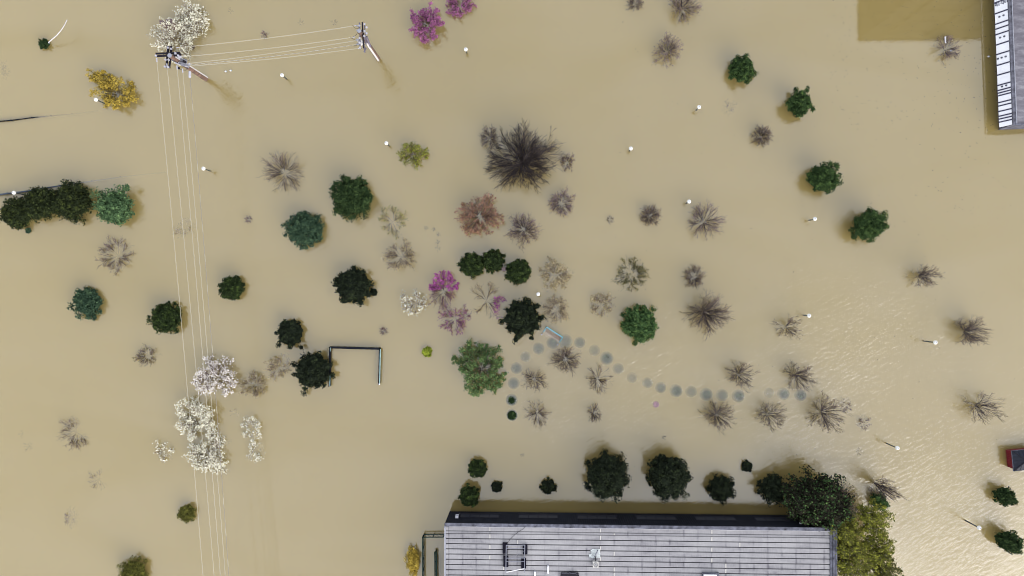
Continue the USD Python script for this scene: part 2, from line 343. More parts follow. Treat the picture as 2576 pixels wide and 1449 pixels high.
def leafy(name, label, cat, px, py, rpx, top, seed, green, n=7000, size=.2, lobes=0, lobe_amp=.0, clumps=70, mid=.0, rz=None, fuzz=.10, ell=(1, 1, 0), bark="bark_dark", group=None, holes=0.0, spike=0.0, cs=.21, zc=None, tip=None):
    """A leafy crown: leaves gathered in clumps over an uneven dome, with darker inner leaves and a trunk."""
    rng = np.random.default_rng(seed)
    zc = top * .35 if zc is None else zc
    R = rpx * PX * (1 - zc / 67.0) * .95
    rz = (top - zc) if rz is None else rz
    t = thing(name, label, cat, base(px, py, zc), group=group)
    n = int(n * .62); size = size * 1.3
    K = clumps
    g = (np.arange(K) + .5) / K
    zz = 1 - 1.35 * g; ph = np.arange(K) * 2.39996 + rng.uniform(0, 6)
    d = np.stack([np.sqrt(np.maximum(1 - zz ** 2, 0)) * np.cos(ph), np.sqrt(np.maximum(1 - zz ** 2, 0)) * np.sin(ph), zz], 1) + rng.normal(size=(K, 3)) * .10
    az = np.arctan2(d[:, 1], d[:, 0])
    hor = np.hypot(d[:, 0], d[:, 1])
    rad = 1 + rng.normal(size=K) * fuzz
    if lobes: rad *= 1 - lobe_amp * (.5 - .5 * np.cos(lobes * az + rng.uniform(0, 6) + .8 * np.sin(2 * az))) * np.clip(hor * 1.3, 0, 1)
    rad *= .80 + .40 * meshkit.noise(d * 2.1 + seed)
    keep = rng.uniform(size=K) > holes
    C = (d * rad[:, None])[keep] * .79
    K = len(C)
    per = int(n * .8 / K)
    own = np.repeat(np.arange(K), per)
    off = rng.normal(size=(len(own), 3)); off /= np.linalg.norm(off, axis=1, keepdims=True)
    csz = cs * rng.uniform(.7, 1.3, K)
    if lobes: csz *= .8
    P = C[own] + off * (csz[own] * rng.uniform(.1, 1.25, len(own)) ** .7)[:, None]
    if spike:
        dd = C[own] / (np.linalg.norm(C[own], axis=1, keepdims=True) + 1e-9)
        P = P + dd * (np.abs(rng.normal(size=len(own))) * spike)[:, None]
    N = off * .5 + C[own] * .45 + [0, 0, .45] + rng.normal(size=P.shape) * .55
    q = int(n * .2)
    Pi = rng.normal(size=(q, 3)); Pi /= np.linalg.norm(Pi, axis=1, keepdims=True); Pi *= (.72 * rng.uniform(.3, 1, q) ** .5)[:, None]
    Pi = Pi[Pi[:, 2] > -.5]
    Ni = Pi + [0, 0, .8] + rng.normal(size=Pi.shape) * .4
    A = math.radians(ell[2]); c, s_ = math.cos(A), math.sin(A)
    def shape(p):
        u = (p[:, 0] * c + p[:, 1] * s_) * ell[0]; v = (-p[:, 0] * s_ + p[:, 1] * c) * ell[1]
        return np.stack([(u * c - v * s_) * R, (u * s_ + v * c) * R, p[:, 2] * rz + zc], 1)
    al = shape(C)[own] - [0, 0, zc] if spike else None
    Pm, Pj = shape(P), shape(Pi)
    lf = leaf_mesh(Pm, N, size * rng.uniform(.7, 1.35, len(P)), size * .55 * rng.uniform(.7, 1.3, len(P)), rng, along=al)
    inner = leaf_mesh(Pj, Ni, size * 2.2, size * 1.7, rng)
    part(t, "trunk", up(tubes([[0, 0, BED]], [[0, 0, zc + rz * .5]], [.10], [.05], 7)), mat(bark))
    # limbs that carry the clumps
    E = shape(C * .9)
    part(t, "limbs", up(tubes(np.tile([[0, 0, zc - rz * .35]], (K, 1)), E, .035, .012, 3)), mat(bark))
    part(t, "crown", up(cat_mesh(lf, inner)), mat(green))
    if tip:
        m = rng.choice(len(Pm), tip[1]); part(t, "flowers", up(leaf_mesh(Pm[m] + [0, 0, .05], np.tile([[0, 0, 1.0]], (len(m), 1)) + rng.normal(size=(len(m), 3)) * .5, tip[2], tip[2] * .7, rng)), mat(tip[0]), kind="stuff")
    return t
# ------------------------------------------------------------------ setting
bed = part(None, "ground", box(-450, 450, -450, 450, BED - .3, BED), plain("mud", (.06, .05, .035), .9), kind="structure")
water = part(None, "water", box(-449, 449, -449, 449, BED - .12, 0.0), water_material(), kind="structure")

# ------------------------------------------------------------------ the long hall at the bottom
MW = {
    "dark_clad": plain("dark_clad", (.008, .009, .013), .8, noise=.3, scale=1.5, spec=.04),
    "window_dark": plain("window_dark", (.008, .009, .013), .5, spec=.08),
    "window_bar": plain("window_bar", (.015, .015, .02), .7, spec=.05),
    "lead": plain("lead", (.060, .062, .080), .8, noise=.8, scale=2.5, spec=.1),
    "dark_gap": plain("dark_gap", (.012, .011, .022), .95, spec=.02),
    "white_paint": plain("white_paint", (.42, .42, .45), .5, noise=.06, scale=1.0),
    "grey_box": plain("grey_box", (.17, .175, .21), .5),
    "steel": plain("steel", (.10, .105, .135), .5, metallic=.2),
    "black_rubber": plain("black_rubber", (.006, .006, .010), .9, spec=.03),
    "black": plain("black", (.012, .012, .016), .8, spec=.05),
    "ac_case": plain("ac_case", (.30, .29, .28), .5, noise=.15),
    "fan_dark": plain("fan_dark", (.12, .12, .12), .5),
    "sealant": plain("sealant", (.24, .26, .27), .6, noise=.5, scale=7),
}
def roof_material():
    return M("fibre_cement", {
        "geo": ("geometry", {}), "obj": ("object_info", {}),
        "m1": ("mapping", {"mapping_type": "point", "scale": (.55, 1.6, 1.0)}),
        "n1": ("noise_texture", {"scale": 1.3, "detail": 6.0, "roughness": .68}),
        "m2": ("mapping", {"mapping_type": "point", "scale": (9.0, 1.1, 1.0)}),
        "n2": ("noise_texture", {"scale": 1.4, "detail": 3.0, "roughness": .6}),
        "n3": ("noise_texture", {"scale": .16, "detail": 2.0}),
        "a": ("math", {"math_type": "multiply_add", "value2": .22}),
        "b": ("math", {"math_type": "multiply_add", "value2": .55}),
        "c": ("math", {"math_type": "multiply_add", "value2": .42, "value3": -.115}),
        "d": ("math", {"math_type": "multiply_add", "value2": .05}),
        "r": ("rgb_ramp", {"ramp": [(.10, (.040, .038, .048)), (.30, (.080, .077, .090)), (.47, (.155, .152, .165)), (.66, (.205, .202, .213)), (1.0, (.255, .252, .258))]}),
        # grime gathers where the sheets lap, every 1.118 m
        "tc": ("texture_coordinate", {}), "sep": ("separate_xyz", {}),
        "u": ("math", {"math_type": "multiply_add", "value2": 1 / 1.118, "value3": -.34 / 1.118 + .5}), "fr": ("math", {"math_type": "fraction"}),
        "dc": ("math", {"math_type": "subtract", "value2": .5}), "ab": ("math", {"math_type": "absolute"}),
        "lap": ("map_range", {"range_type": "smoothstep", "from_min": .0, "from_max": .13, "to_min": 1, "to_max": 0, "clamp": True}),
        "n4": ("noise_texture", {"scale": 1.1, "detail": 2.0}), "n4r": ("map_range", {"from_min": .45, "from_max": .65, "to_min": 0, "to_max": .17, "clamp": True}),
        "lm": ("math", {"math_type": "multiply"}), "e": ("math", {"math_type": "subtract"}),
        "p": ("principled_bsdf", {"roughness": .75, "specular_ior_level": .25})},
        [("geo.position", "m1.vector"), ("m1.vector", "n1.vector"), ("geo.position", "m2.vector"), ("m2.vector", "n2.vector"), ("geo.position", "n3.vector"),
         ("n3.fac", "c.value1"), ("n1.fac", "b.value1"), ("c.value", "b.value3"), ("n2.fac", "a.value1"), ("b.value", "a.value3"),
         ("obj.random", "d.value1"), ("a.value", "d.value3"), ("tc.object", "sep.vector"), ("sep.x", "u.value1"), ("u.value", "fr.value1"), ("fr.value", "dc.value1"), ("dc.value", "ab.value1"), ("ab.value", "lap.value"), ("geo.position", "n4.vector"), ("n4.fac", "n4r.value"), ("lap.result", "lm.value1"), ("n4r.result", "lm.value2"), ("d.value", "e.value1"), ("lm.value", "e.value2"), ("e.value", "r.fac"), ("r.color", "p.base_color")], surface="p.BSDF")
MW["roof"] = roof_material()

HZ = 3.7
TL, TR = at(1118, 1317, HZ), at(2106, 1329, HZ)
HLEN = float(np.linalg.norm((TR - TL)[:2])); HANG = math.degrees(math.atan2(TR[1] - TL[1], TR[0] - TL[0]))
_c, _s = math.cos(math.radians(HANG)), math.sin(math.radians(HANG))
def hall_local(p):
    d = p[:2] - TL[:2]; return d[0] * _c + d[1] * _s, -d[0] * _s + d[1] * _c
hall = thing("long_hall", "long hall with a stained pale sheet roof and a black clad front wall", "building", (TL[0], TL[1], BED), HANG)
Z = HZ - BED                                          # parapet top over the lawn
DEPTH = 13.0
part(hall, "wall", box(.05, HLEN - .05, -DEPTH, -.06, 0, Z - .30), MW["dark_clad"])
ribs = [box(x, x + .05, -.06, -.025, 0, Z - .02) for x in np.arange(.06, HLEN - .1, .18)]
part(hall, "cladding", [box(0, HLEN, -.10, -.058, 0, Z - .02)] + ribs, MW["dark_clad"], kind="stuff")
for k in range(7):                                    # window bands in the front wall, each of four lights
    x0 = 1.05 + k * 4.92
    if x0 + 3.4 > HLEN: break
    w = part(hall, "window", box(x0, x0 + 3.3, -.03, .0, Z - 2.75, Z - 1.85), MW["window_bar"])
    for j in range(4):
        part(w, "pane", box(x0 + .06 + j * .81, x0 + .79 + j * .81, -.01, .012, Z - 2.69, Z - 1.91), MW["window_dark"])
    part(w, "sill", box(x0 - .05, x0 + 3.35, -.01, .07, Z - 2.80, Z - 2.75), MW["window_bar"])
cw = .24
n_cop = 12
for k in range(n_cop):                                # lead coping along the front parapet, in lengths
    a, b = HLEN * k / n_cop, HLEN * (k + 1) / n_cop
    part(hall, "coping", [box(a + .006, b - .006, -cw, .03, Z - .10, Z)], MW["lead"])
part(hall, "roof_deck", box(.05, HLEN - .05, -DEPTH, -cw, Z - .44, Z - .36), MW["dark_gap"])
rows = [(.30, .615), (.67, .815)] + [(.87 + .424 * i, .87 + .424 * i + .342) for i in range(9)]
rng = np.random.default_rng(5)
sheet_w = 1.118
E0, E1 = .34, HLEN - .52
for ri, (ya, yb) in enumerate(rows):
    xs = [E0 + sheet_w * i for i in range(int((E1 - E0) / sheet_w) + 1)] + [E1]
    if E1 - xs[-2] < .3: xs.pop(-2)
    for a, b in zip(xs[:-1], xs[1:]):
        lift = rng.uniform(-.004, .004)
        g = .0015
        z0, z1 = Z - .22 + lift, Z - .165 + lift
        x0, x1 = a + g, b - g
        v = [[x0, -ya, z1 - .05], [x1, -ya, z1 - .05], [x1, -yb, z1], [x0, -yb, z1], [x0, -ya, z0], [x1, -ya, z0], [x1, -yb, z0], [x0, -yb, z0]]
        f = [[0, 3, 2], [0, 2, 1], [3, 7, 6], [3, 6, 2], [0, 1, 5], [0, 5, 4], [1, 2, 6], [1, 6, 5], [0, 4, 7], [0, 7, 3], [4, 5, 6], [4, 6, 7]]
        part(hall, "roof_sheet", trimesh.Trimesh(v, f, process=False), MW["roof"])
for ri, (ya, yb) in enumerate(rows):                   # pale cover strips over the lengthwise joints, staggered from row to row
    for q in range(3):
        x = E0 + sheet_w * (3 + (ri % 2) + 8 * q + (1 if ri % 5 == 3 else 0))
        if x < E1 - .3 and (ri + 2 * q) % 4 != 1:
            part(hall, "cover_strip", box(x - .035, x + .035, -yb + .01, -ya - .01, Z - .17, Z - .148), MW["ac_case"])
ye = rows[-1][1]
part(hall, "roof_slope", box(E0, E1, -DEPTH, -ye - .03, Z - .25, Z - .17), MW["roof"])
part(hall, "ridge_strip", box(E0, E1, -.292, -.252, Z - .25, Z - .13), MW["white_paint"])
# verge boards: narrow and pale at the left end, a broad dark gutter at the right end
for i, (ya, yb) in enumerate(rows):
    part(hall, "verge_tile", box(.10, .325, -yb, -ya, Z - .24, Z - .16 + .012 * (i % 2)), MW["roof"])
part(hall, "bargeboard", box(-.02, .09, -DEPTH, -cw, Z - .45, Z - .12), MW["grey_box"])
part(hall, "gutter", [box(HLEN - .50, HLEN - .33, -DEPTH, -cw, Z - .24, Z - .10), box(HLEN - .30, HLEN - .10, -DEPTH, -cw, Z - .24, Z - .04)], MW["lead"])
part(hall, "gutter_edge", box(HLEN - .09, HLEN + .01, -DEPTH, -cw, Z - .30, Z - .02), MW["lead"])
# a small meter box with its cable on the left of the front wall
bx = part(hall, "wall_box", box(.72, .98, 0, .22, Z - 2.0, Z - 1.5), MW["grey_box"])
part(bx, "box_lid", box(.74, .96, .02, .20, Z - 1.498, Z - 1.47), MW["white_paint"])
part(bx, "bracket", [rod((.8, .05, Z - 2.4), (.8, .05, Z - 2.0), .02), rod((.95, .12, Z - 2.5), (.95, .12, Z - 2.0), .015)], MW["steel"])
part(hall, "downpipe", rod((-.06, -.45, .2), (-.06, -.45, Z - .5), .05), MW["black"])
lampbox = part(hall, "wall_lamp", box(HLEN - 2.6, HLEN - 2.45, .0, .14, Z - 1.2, Z - 1.05), MW["white_paint"])

RZ = HZ - .165                                        # upper face of the sheets
def on_roof(px, py, dz=0.0):
    return at(px, py, RZ + dz)
# steel ladder rack weighted by four black tubs
o = on_roof(1297, 1405)
rack = thing("roof_rack", "steel ladder frame lying on the hall roof among black ballast blocks", "roof rack", (o[0], o[1], RZ))
L0 = lambda px, py, z=0: on_roof(px, py, z) - [o[0], o[1], RZ]
for xx in (1273.6, 1320.3):
    part(rack, "rail", bar(L0(xx, 1371, .30), L0(xx + (-1.2), 1440, .22), .055, .07), MW["steel"])
for yy in (1371.5, 1380, 1404, 1412.5):
    part(rack, "crossbar", bar(L0(1274, yy, .33), L0(1320, yy - .3, .33), .04, .04), MW["steel"])
part(rack, "brace", bar(L0(1274, 1439.5, .27), L0(1319, 1430.5, .27), .05, .03), MW["white_paint"])
part(rack, "thin_brace", bar(L0(1279, 1408, .29), L0(1318, 1386, .29), .015), MW["steel"])
for a, b, c_, d_ in ((1264.5, 1277, 1364, 1392), (1315, 1327, 1369, 1393), (1266, 1279, 1398, 1425), (1311, 1323.5, 1404, 1429)):
    p, q = L0(a, d_, 0), L0(b, c_, 0)
    blk = trimesh.creation.box([q[0] - p[0], q[1] - p[1], .20]).apply_translation([(p[0] + q[0]) / 2, (p[1] + q[1]) / 2, .105])
    blk.vertices[:, :2] = np.where(blk.vertices[:, 2:] > .2, .92, 1.0) * (blk.vertices[:, :2] - [(p[0] + q[0]) / 2, (p[1] + q[1]) / 2]) + [(p[0] + q[0]) / 2, (p[1] + q[1]) / 2]
    part(rack, "ballast_block", blk, MW["black_rubber"])
cpts = [on_roof(x, y, .03) for x, y in ((1277, 1366), (1284, 1356), (1294, 1346), (1305, 1337), (1316, 1331), (1321, 1325))]
part(None, "roof_cable", polytube([p + [0, 0, .12 if i == 5 else 0] for i, p in enumerate(cpts)], .014), MW["black"])
tag(stage.GetPrimAtPath("/World/roof_cable"), "thin black cable running from the ladder frame to the roof edge", "cable")
o = on_roof(1497.7, 1416)
ac = thing("condenser_unit", "square pale fan unit standing on the hall roof", "fan unit", (o[0], o[1], RZ))
cs = trimesh.creation.box([.44, .44, .42]).apply_translation([0, 0, .25])
part(ac, "casing", cs, MW["ac_case"])
part(ac, "fan_ring", trimesh.creation.annulus(.13, .185, .05).apply_translation([0, 0, .475]), MW["fan_dark"])
part(ac, "fan_hub", trimesh.creation.cylinder(.04, .06).apply_translation([0, 0, .48]), MW["fan_dark"])
for a in range(5):
    part(ac, "fan_blade", bar((0.03 * math.cos(a * 1.257), .03 * math.sin(a * 1.257), .468), (.125 * math.cos(a * 1.257), .125 * math.sin(a * 1.257), .468), .05, .01), MW["grey_box"])
part(ac, "foot", [box(-.2, .2, -.2, -.14, 0, .04), box(-.2, .2, .14, .2, 0, .04)], MW["black"])
o = on_roof(1497, 1393)
pb = thing("pipe_bracket", "pale patched pipe outlet above the square fan unit on the hall roof", "pipe outlet", (o[0], o[1], RZ))
prng = np.random.default_rng(3)
def patch(w, h, x, y):
    a = np.linspace(0, 2 * np.pi, 18)[:-1]; r = 1 + prng.uniform(-.16, .16, 17)
    from shapely.geometry import Polygon
    g = Polygon(np.stack([x + np.sign(np.cos(a)) * np.abs(np.cos(a)) ** .5 * w * r, y + np.sign(np.sin(a)) * np.abs(np.sin(a)) ** .5 * h * r], 1)).buffer(0)
    return trimesh.creation.extrude_polygon(g, .02, engine="earcut").apply_translation([0, 0, .005])
part(pb, "sealant_patch", patch(.40, .22, .05, .18), MW["sealant"]); part(pb, "sealant_patch", patch(.44, .18, -.05, -.16).apply_translation([0, 0, .02]), MW["sealant"])
part(pb, "pipe_elbow", polytube([(.18, .28, .02), (.18, .28, .16), (.12, .16, .2), (0, -.1, .2), (-.05, -.2, .1)], .045, 8), MW["steel"])
part(pb, "pipe", polytube([(0, -.12, .18), (.03, -.4, .14), (.02, -.62, .3)], .035, 8), MW["black"])
for i, (x, y, h, lab) in enumerate(((1379, 1432, .24, "short white slat lying across the hall roof, upper of two"), (1345.6, 1446, .24, "short white slat lying across the hall roof, lower of two"))):
    p = on_roof(x, y)
    w_ = thing("roof_slat", lab, "slat", (p[0], p[1], RZ)); part(w_, "board", box(-.07, .07, -.32, .32, .0, .09), MW["white_paint"]); part(w_, "clip", box(-.09, .09, .27, .31, .09, .11), MW["steel"])
p = on_roof(1785, 1449)
hat = thing("roof_hatch", "white boxed roof hatch at the lower edge of the hall roof", "roof hatch", (p[0], p[1], RZ))
part(hat, "kerb_frame", box(-.62, .72, -.7, .30, 0, .16), MW["lead"]); part(hat, "hatch_lid", box(-.52, .5, -.7, .2, .16, .3), MW["white_paint"])
p = on_roof(1433, 1449)
tp = thing("tarpaulin", "crumpled dark tarpaulin at the lower edge of the hall roof", "tarpaulin", (p[0], p[1], RZ))
gx, gy = np.meshgrid(np.linspace(-.75, .75, 26), np.linspace(-.45, .26, 14))
hz = .03 + .16 * meshkit.fbm(np.stack([gx * 4, gy * 5, gx * 0], -1), 3, 4)
edge = meshkit.noise(np.stack([gx * 3, gy * 3, gx * 0 + 5], -1)) * .15
V = np.stack([gx * (1 - .25 * np.abs(gy)), gy + edge, hz], -1).reshape(-1, 3)
F = [[r * 26 + c, r * 26 + c + 1, (r + 1) * 26 + c + 1, (r + 1) * 26 + c] for r in range(13) for c in range(25)]
part(tp, "sheet", (V, np.array(F)), MW["black"], smooth=True)
part(tp, "cord", polytube([(-.7, .2, .1), (0, .3, .14), (.7, .18, .1)], .012), MW["steel"])

# ------------------------------------------------------------------ white panelled building, top right
MW["panel_white"] = plain("panel_white", (.52, .53, .58), .35, noise=.05, scale=.8, spec=.4)
MW["mullion"] = plain("mullion", (.020, .020, .045), .5)
MW["old_roof"] = M("old_roof", {"geo": ("geometry", {}), "m": ("mapping", {"mapping_type": "point", "scale": (.8, 2.2, 1)}), "n": ("noise_texture", {"scale": .9, "detail": 7.0, "roughness": .7}),
    "r": ("rgb_ramp", {"ramp": [(.3, (.038, .036, .048)), (.5, (.075, .072, .09)), (.68, (.14, .14, .16))]}), "p": ("principled_bsdf", {"roughness": .8})},
    [("geo.position", "m.vector"), ("m.vector", "n.vector"), ("n.fac", "r.fac"), ("r.color", "p.base_color")], surface="p.BSDF")
WB = np.array([at(2537, 0, 2.0)[0:2], at(2549, 311.5, 2.0)[0:2]])
WH = 2.0
wd = WB[1] - WB[0]; wd /= np.linalg.norm(wd)
WANG = math.degrees(math.atan2(wd[1], wd[0]))           # local +x runs south along the wall, local +y is indoors (east)
pav = thing("panelled_building", "building with a wall of white panels between dark mullions and a grey roof", "building", (WB[1][0], WB[1][1], BED), WANG)
zt = WH - BED
LW, DW = 30.0, 16.0
EV_Z, RUN = .88 - BED, .48                             # eaves height; the white panels lean back over the run
part(pav, "wall", box(-LW, -.02, .10, DW, 0, zt - .05), MW["mullion"])
part(pav, "soffit", box(-LW, -.02, -RUN + .06, .11, EV_Z - .06, EV_Z - .02), MW["mullion"])
ys = [10.8, 52, 91.5, 110, 131, 169.6, 206, 247, 284, 322.6, 342, 352, 362, 388, 400.7, 421.3, 439.3, 450, 461.7, 483]
xs = [float(np.dot(at(2501.2 + (y * .6647 - 5) * .0635, y * .6647, .95)[:2] - WB[1], wd)) for y in ys]
xs = [xs[0] - 1.7, xs[0] - .9] + xs
MU = .055
def lean(mesh):                                        # shears a panel standing at y = 0 back to its slope
    v = mesh.vertices; t = (v[:, 2] - EV_Z) / (zt - .08 - EV_Z); v[:, 1] += -RUN * (1 - t); return mesh
for i, (a, b) in enumerate(zip(xs[:-1], xs[1:])):
    part(pav, "panel", lean(box(a + MU, b - MU, .0, .058, EV_Z, zt - .08)), MW["panel_white"])
    if i: part(pav, "mullion", lean(box(a - MU + .004, a + MU - .004, -.03, .058, EV_Z - .02, zt - .05)), MW["mullion"])
for pi_, spots in ((4, (.35, .66)), (7, (.35, .66)), (9, (.12, .4, .7)), (12, (.35, .66))):
    a, b = xs[pi_ - 1], xs[pi_]
    for q in spots:
        part(pav, "vent_cap", lean(trimesh.creation.icosphere(2, .075).apply_translation([a + .42 * (b - a), -.02, EV_Z + q * (zt - .08 - EV_Z)])), MW["lead"])
txt = meshkit.text_mesh("\u0424\u0414-\u0426\u042f\u041b", .26, .012, True)
tw = txt.bounds[1] - txt.bounds[0]
txt.apply_translation([-txt.bounds[0][0], -txt.bounds[0][1], 0]); txt.apply_scale([(zt - EV_Z - .16) / tw[0], 1.0, 1.0])
Tm = np.eye(4); Tm[:3, 0] = [0, 0, 1]; Tm[:3, 1] = [-1, 0, 0]; Tm[:3, 2] = [0, -1, 0]
txt.apply_transform(Tm); txt.apply_translation([xs[2] + .36, -.004, EV_Z + .04])
part(pav, "lettering", lean(txt), MW["mullion"])
part(pav, "roof", box(-LW, .05, .30, DW, zt - .045, zt), MW["old_roof"])
part(pav, "roof_edge", [box(-LW, .09, -.03, .14, zt - .10, zt + .03), box(-LW, .09, .16, .24, zt - .05, zt + .02)], MW["lead"])
part(pav, "roof_edge_line", box(-LW, -.02, .24, .295, zt - .03, zt + .045), MW["grey_box"])
part(pav, "end_wall", box(-.02, .06, .0, DW, 0, zt - .12), MW["lead"])
part(pav, "end_coping", box(.0, .12, .165, DW, zt - .095, zt + .05), MW["lead"])
# the tall block behind it, out of the picture, that the still water mirrors
MW["brick"] = plain("brick", (.012, .006, .003), .8, noise=.3, scale=.5)
MW["pale_render"] = plain("pale_render", (.045, .032, .016), .8)
TS = at(2501, -169)
tow = thing("tower_block", "tall dark brown block mirrored in the water by the white panels", "building", (TS[0], TS[1], BED))
TH = 27.7 - BED
part(tow, "wall", box(0, 24, 0, 20, 0, TH), MW["brick"])
for k in range(5):
    part(tow, "pilaster", box(2.2 + 5.0 * k, 2.7 + 5.0 * k, -.25, -.01, 0, TH - .6), MW["pale_render"])
for fl in range(8):
    for k in range(4):
        w = part(tow, "window", box(3.4 + 5 * k, 6.3 + 5 * k, -.06, -.005, 3.6 + fl * 3.3, 5.1 + fl * 3.3), MW["window_bar"])
        part(w, "pane", box(3.5 + 5 * k, 6.2 + 5 * k, -.08, -.062, 3.7 + fl * 3.3, 5.0 + fl * 3.3), MW["window_dark"])
        w = part(tow, "window", box(-.06, -.005, 2 + 4.6 * k, 4.6 + 4.6 * k, 3.6 + fl * 3.3, 5.1 + fl * 3.3), MW["window_bar"])
        part(w, "pane", box(-.08, -.062, 2.1 + 4.6 * k, 4.5 + 4.6 * k, 3.7 + fl * 3.3, 5.0 + fl * 3.3), MW["window_dark"])
part(tow, "roof", box(-.12, 24.1, -.12, 20.1, TH, TH + .3), MW["brick"])

# ------------------------------------------------------------------ red kiosk, right edge
MW["red"] = plain("red", (.075, .006, .009), .7, noise=.15, spec=.1)
MW["slate_metal"] = plain("slate_metal", (.007, .009, .016), .6, noise=.4, scale=3, spec=.15)
KH = .95
K0, K1 = at(2545, 1134, KH), at(2550.3, 1185, KH)
kd = K1 - K0; kw = float(np.linalg.norm(kd[:2])); kang = math.degrees(math.atan2(kd[1], kd[0]))
kio = thing("red_kiosk", "small red kiosk with a dark seamed hip roof at the right edge", "kiosk", (K0[0], K0[1], BED), kang)
kz = KH - BED
part(kio, "wall", box(.12, kw - .12, .12, 3.2, 0, kz - .03), MW["red"])
for k in range(5):
    part(kio, "plank", box(.12 + k * (kw - .24) / 5 + .008, .12 + (k + 1) * (kw - .24) / 5 - .008, .085, .118, 0, kz - .05), MW["red"])
rv = np.array([[0, 0, kz], [kw, 0, kz], [kw, 3.3, kz], [0, 3.3, kz], [kw / 2, kw / 2, kz + .42], [kw / 2, 3.3 - kw / 2, kz + .42]])
part(kio, "roof", trimesh.Trimesh(rv, [[0, 4, 1], [1, 4, 5], [1, 5, 2], [2, 5, 3], [3, 5, 4], [3, 4, 0], [0, 1, 2], [0, 2, 3]], process=False), MW["slate_metal"])
sm = []
for q in np.arange(.25, 3.1, .3):
    h = min(1, q / (kw / 2), (3.3 - q) / (kw / 2)); sm.append(bar((kw - .01, q, kz + .02), (kw - h * kw / 2, q, kz + .02 + .42 * h), .03, .03)); sm.append(bar((.01, q, kz + .02), (h * kw / 2, q, kz + .02 + .42 * h), .03, .03))
for q in np.arange(.25, kw - .1, .3):
    h = min(1, min(q, kw - q) / (kw / 2)); sm.append(bar((q, .01, kz + .02), (q, h * kw / 2, kz + .02 + .42 * h), .03, .03))
part(kio, "roof_seams", sm, MW["slate_metal"], kind="stuff")
part(kio, "hip_cap", [bar((0, 0, kz + .03), (kw / 2, kw / 2, kz + .45), .07, .04), bar((kw, 0, kz + .03), (kw / 2, kw / 2, kz + .45), .07, .04), bar((kw / 2, kw / 2, kz + .44), (kw / 2, 3.3 - kw / 2, kz + .44), .07, .04)], MW["black"])
part(kio, "eaves_trim", [box(-.02, kw + .02, -.03, .0, kz - .06, kz + .01), box(-.02, .0, .0, 3.3, kz - .06, kz + .01), box(kw, kw + .02, .0, 3.3, kz - .06, kz + .01)], MW["lead"])
# ------------------------------------------------------------------ fences
MW["fence_dark"] = plain("fence_dark", (.007, .008, .011), .9, spec=.03)
MW["fence_green"] = plain("fence_green", (.010, .022, .018), .8, spec=.06)
MW["fence_blue"] = plain("fence_blue", (.022, .035, .055), .5)
MW["teal_pipe"] = plain("teal_pipe", (.13, .21, .22), .4, noise=.5, scale=3)
def run(P, Q, n):
    return [P + (Q - P) * i / n for i in range(n + 1)]

A_, B_, C_, D_ = at(832, 873.5), at(957, 877), at(954.5, 965), at(830.5, 970)
yard = thing("yard_fence", "low black fence enclosing three sides of a square, beside the dark tree", "fence", ((A_[0] + B_[0]) / 2, (A_[1] + B_[1]) / 2, BED))
oy = np.array([(A_[0] + B_[0]) / 2, (A_[1] + B_[1]) / 2, BED])
for P, Q, n, th in ((A_, B_, 5, .17), (B_, C_, 4, .10), (A_, D_, 4, .10)):
    pts = run(P, Q, n)
    for a, b in zip(pts[:-1], pts[1:]):
        part(yard, "mesh_panel", bar(a - oy + [0, 0, -.55], b - oy + [0, 0, -.55], th, 1.8), MW["fence_dark"])
    for a in pts: part(yard, "post", rod([*(a - oy)[:2], 0], [*(a - oy)[:2], -BED + .50], .045), MW["fence_dark"])
for P, Q in ((B_, C_),):
    off = np.array([.09, 0, .42]); part(yard, "top_rail", rod(P - oy + off, Q - oy + off, .045), MW["teal_pipe"])
off = np.array([.07, 0, .40]); E_ = A_ + (D_ - A_) * .72
part(yard, "top_rail", rod(E_ - oy + off, D_ - oy + off, .035), MW["teal_pipe"])
part(yard, "top_rail", rod(A_ - oy + [.07, 0, .40], A_ + (D_ - A_) * .1 - oy + [.07, 0, .4], .03), MW["teal_pipe"])
part(yard, "end_cap", trimesh.creation.icosphere(2, .07).apply_translation(C_ - oy + [.08, 0, .45]), MW["white_paint"])

F0, F1, F2 = at(1116, 1349, .6), at(1064, 1349.5, .6), at(1064, 1462, .6)
gf = thing("green_fence", "dark green bar fence boxed against the left end of the hall", "fence", (F1[0], F1[1], BED))
og = np.array([F1[0], F1[1], BED])
for P, Q, n in ((F0, F1, 2), (F1, F2, 4)):
    P, Q = np.array([*P[:2], 0.0]), np.array([*Q[:2], 0.0])
    for zz in (.85, .05): part(gf, "rail", bar(P - og + [0, 0, zz], Q - og + [0, 0, zz], .07, .05), MW["fence_green"])
    bars_ = [rod([*(a - og)[:2], 1.2], [*(a - og)[:2], -BED + .84], .014, 5) for a in run(P, Q, int(np.linalg.norm(Q - P) / .11))]
    part(gf, "bars", bars_, MW["fence_green"], kind="stuff")
    for a in run(P, Q, n): part(gf, "post", bar([*(a - og)[:2], 0], [*(a - og)[:2], -BED + .9], .07), MW["fence_green"])
G0, G1 = at(1095.5, 1388, .5), at(1096.5, 1462, .5)
g2 = thing("green_barrier", "free-standing green double rail inside the fenced strip beside the hall", "barrier", (G0[0], G0[1], BED))
og = np.array([G0[0], G0[1], BED]); G0 = np.array([*G0[:2], 0.]); G1 = np.array([*G1[:2], 0.])
for dx in (-.075, .075): part(g2, "rail", bar(G0 - og + [dx, 0, .5], G1 - og + [dx, 0, .5], .085, .08), MW["fence_green"])
part(g2, "infill_panel", bar(G0 - og + [0, 0, -.4], G1 - og + [0, 0, -.4], .05, 1.7), MW["fence_green"])
for a in run(G0, G1, 3): part(g2, "post", bar([*(a - og)[:2], 0], [*(a - og)[:2], -BED + .5], .06), MW["fence_green"])

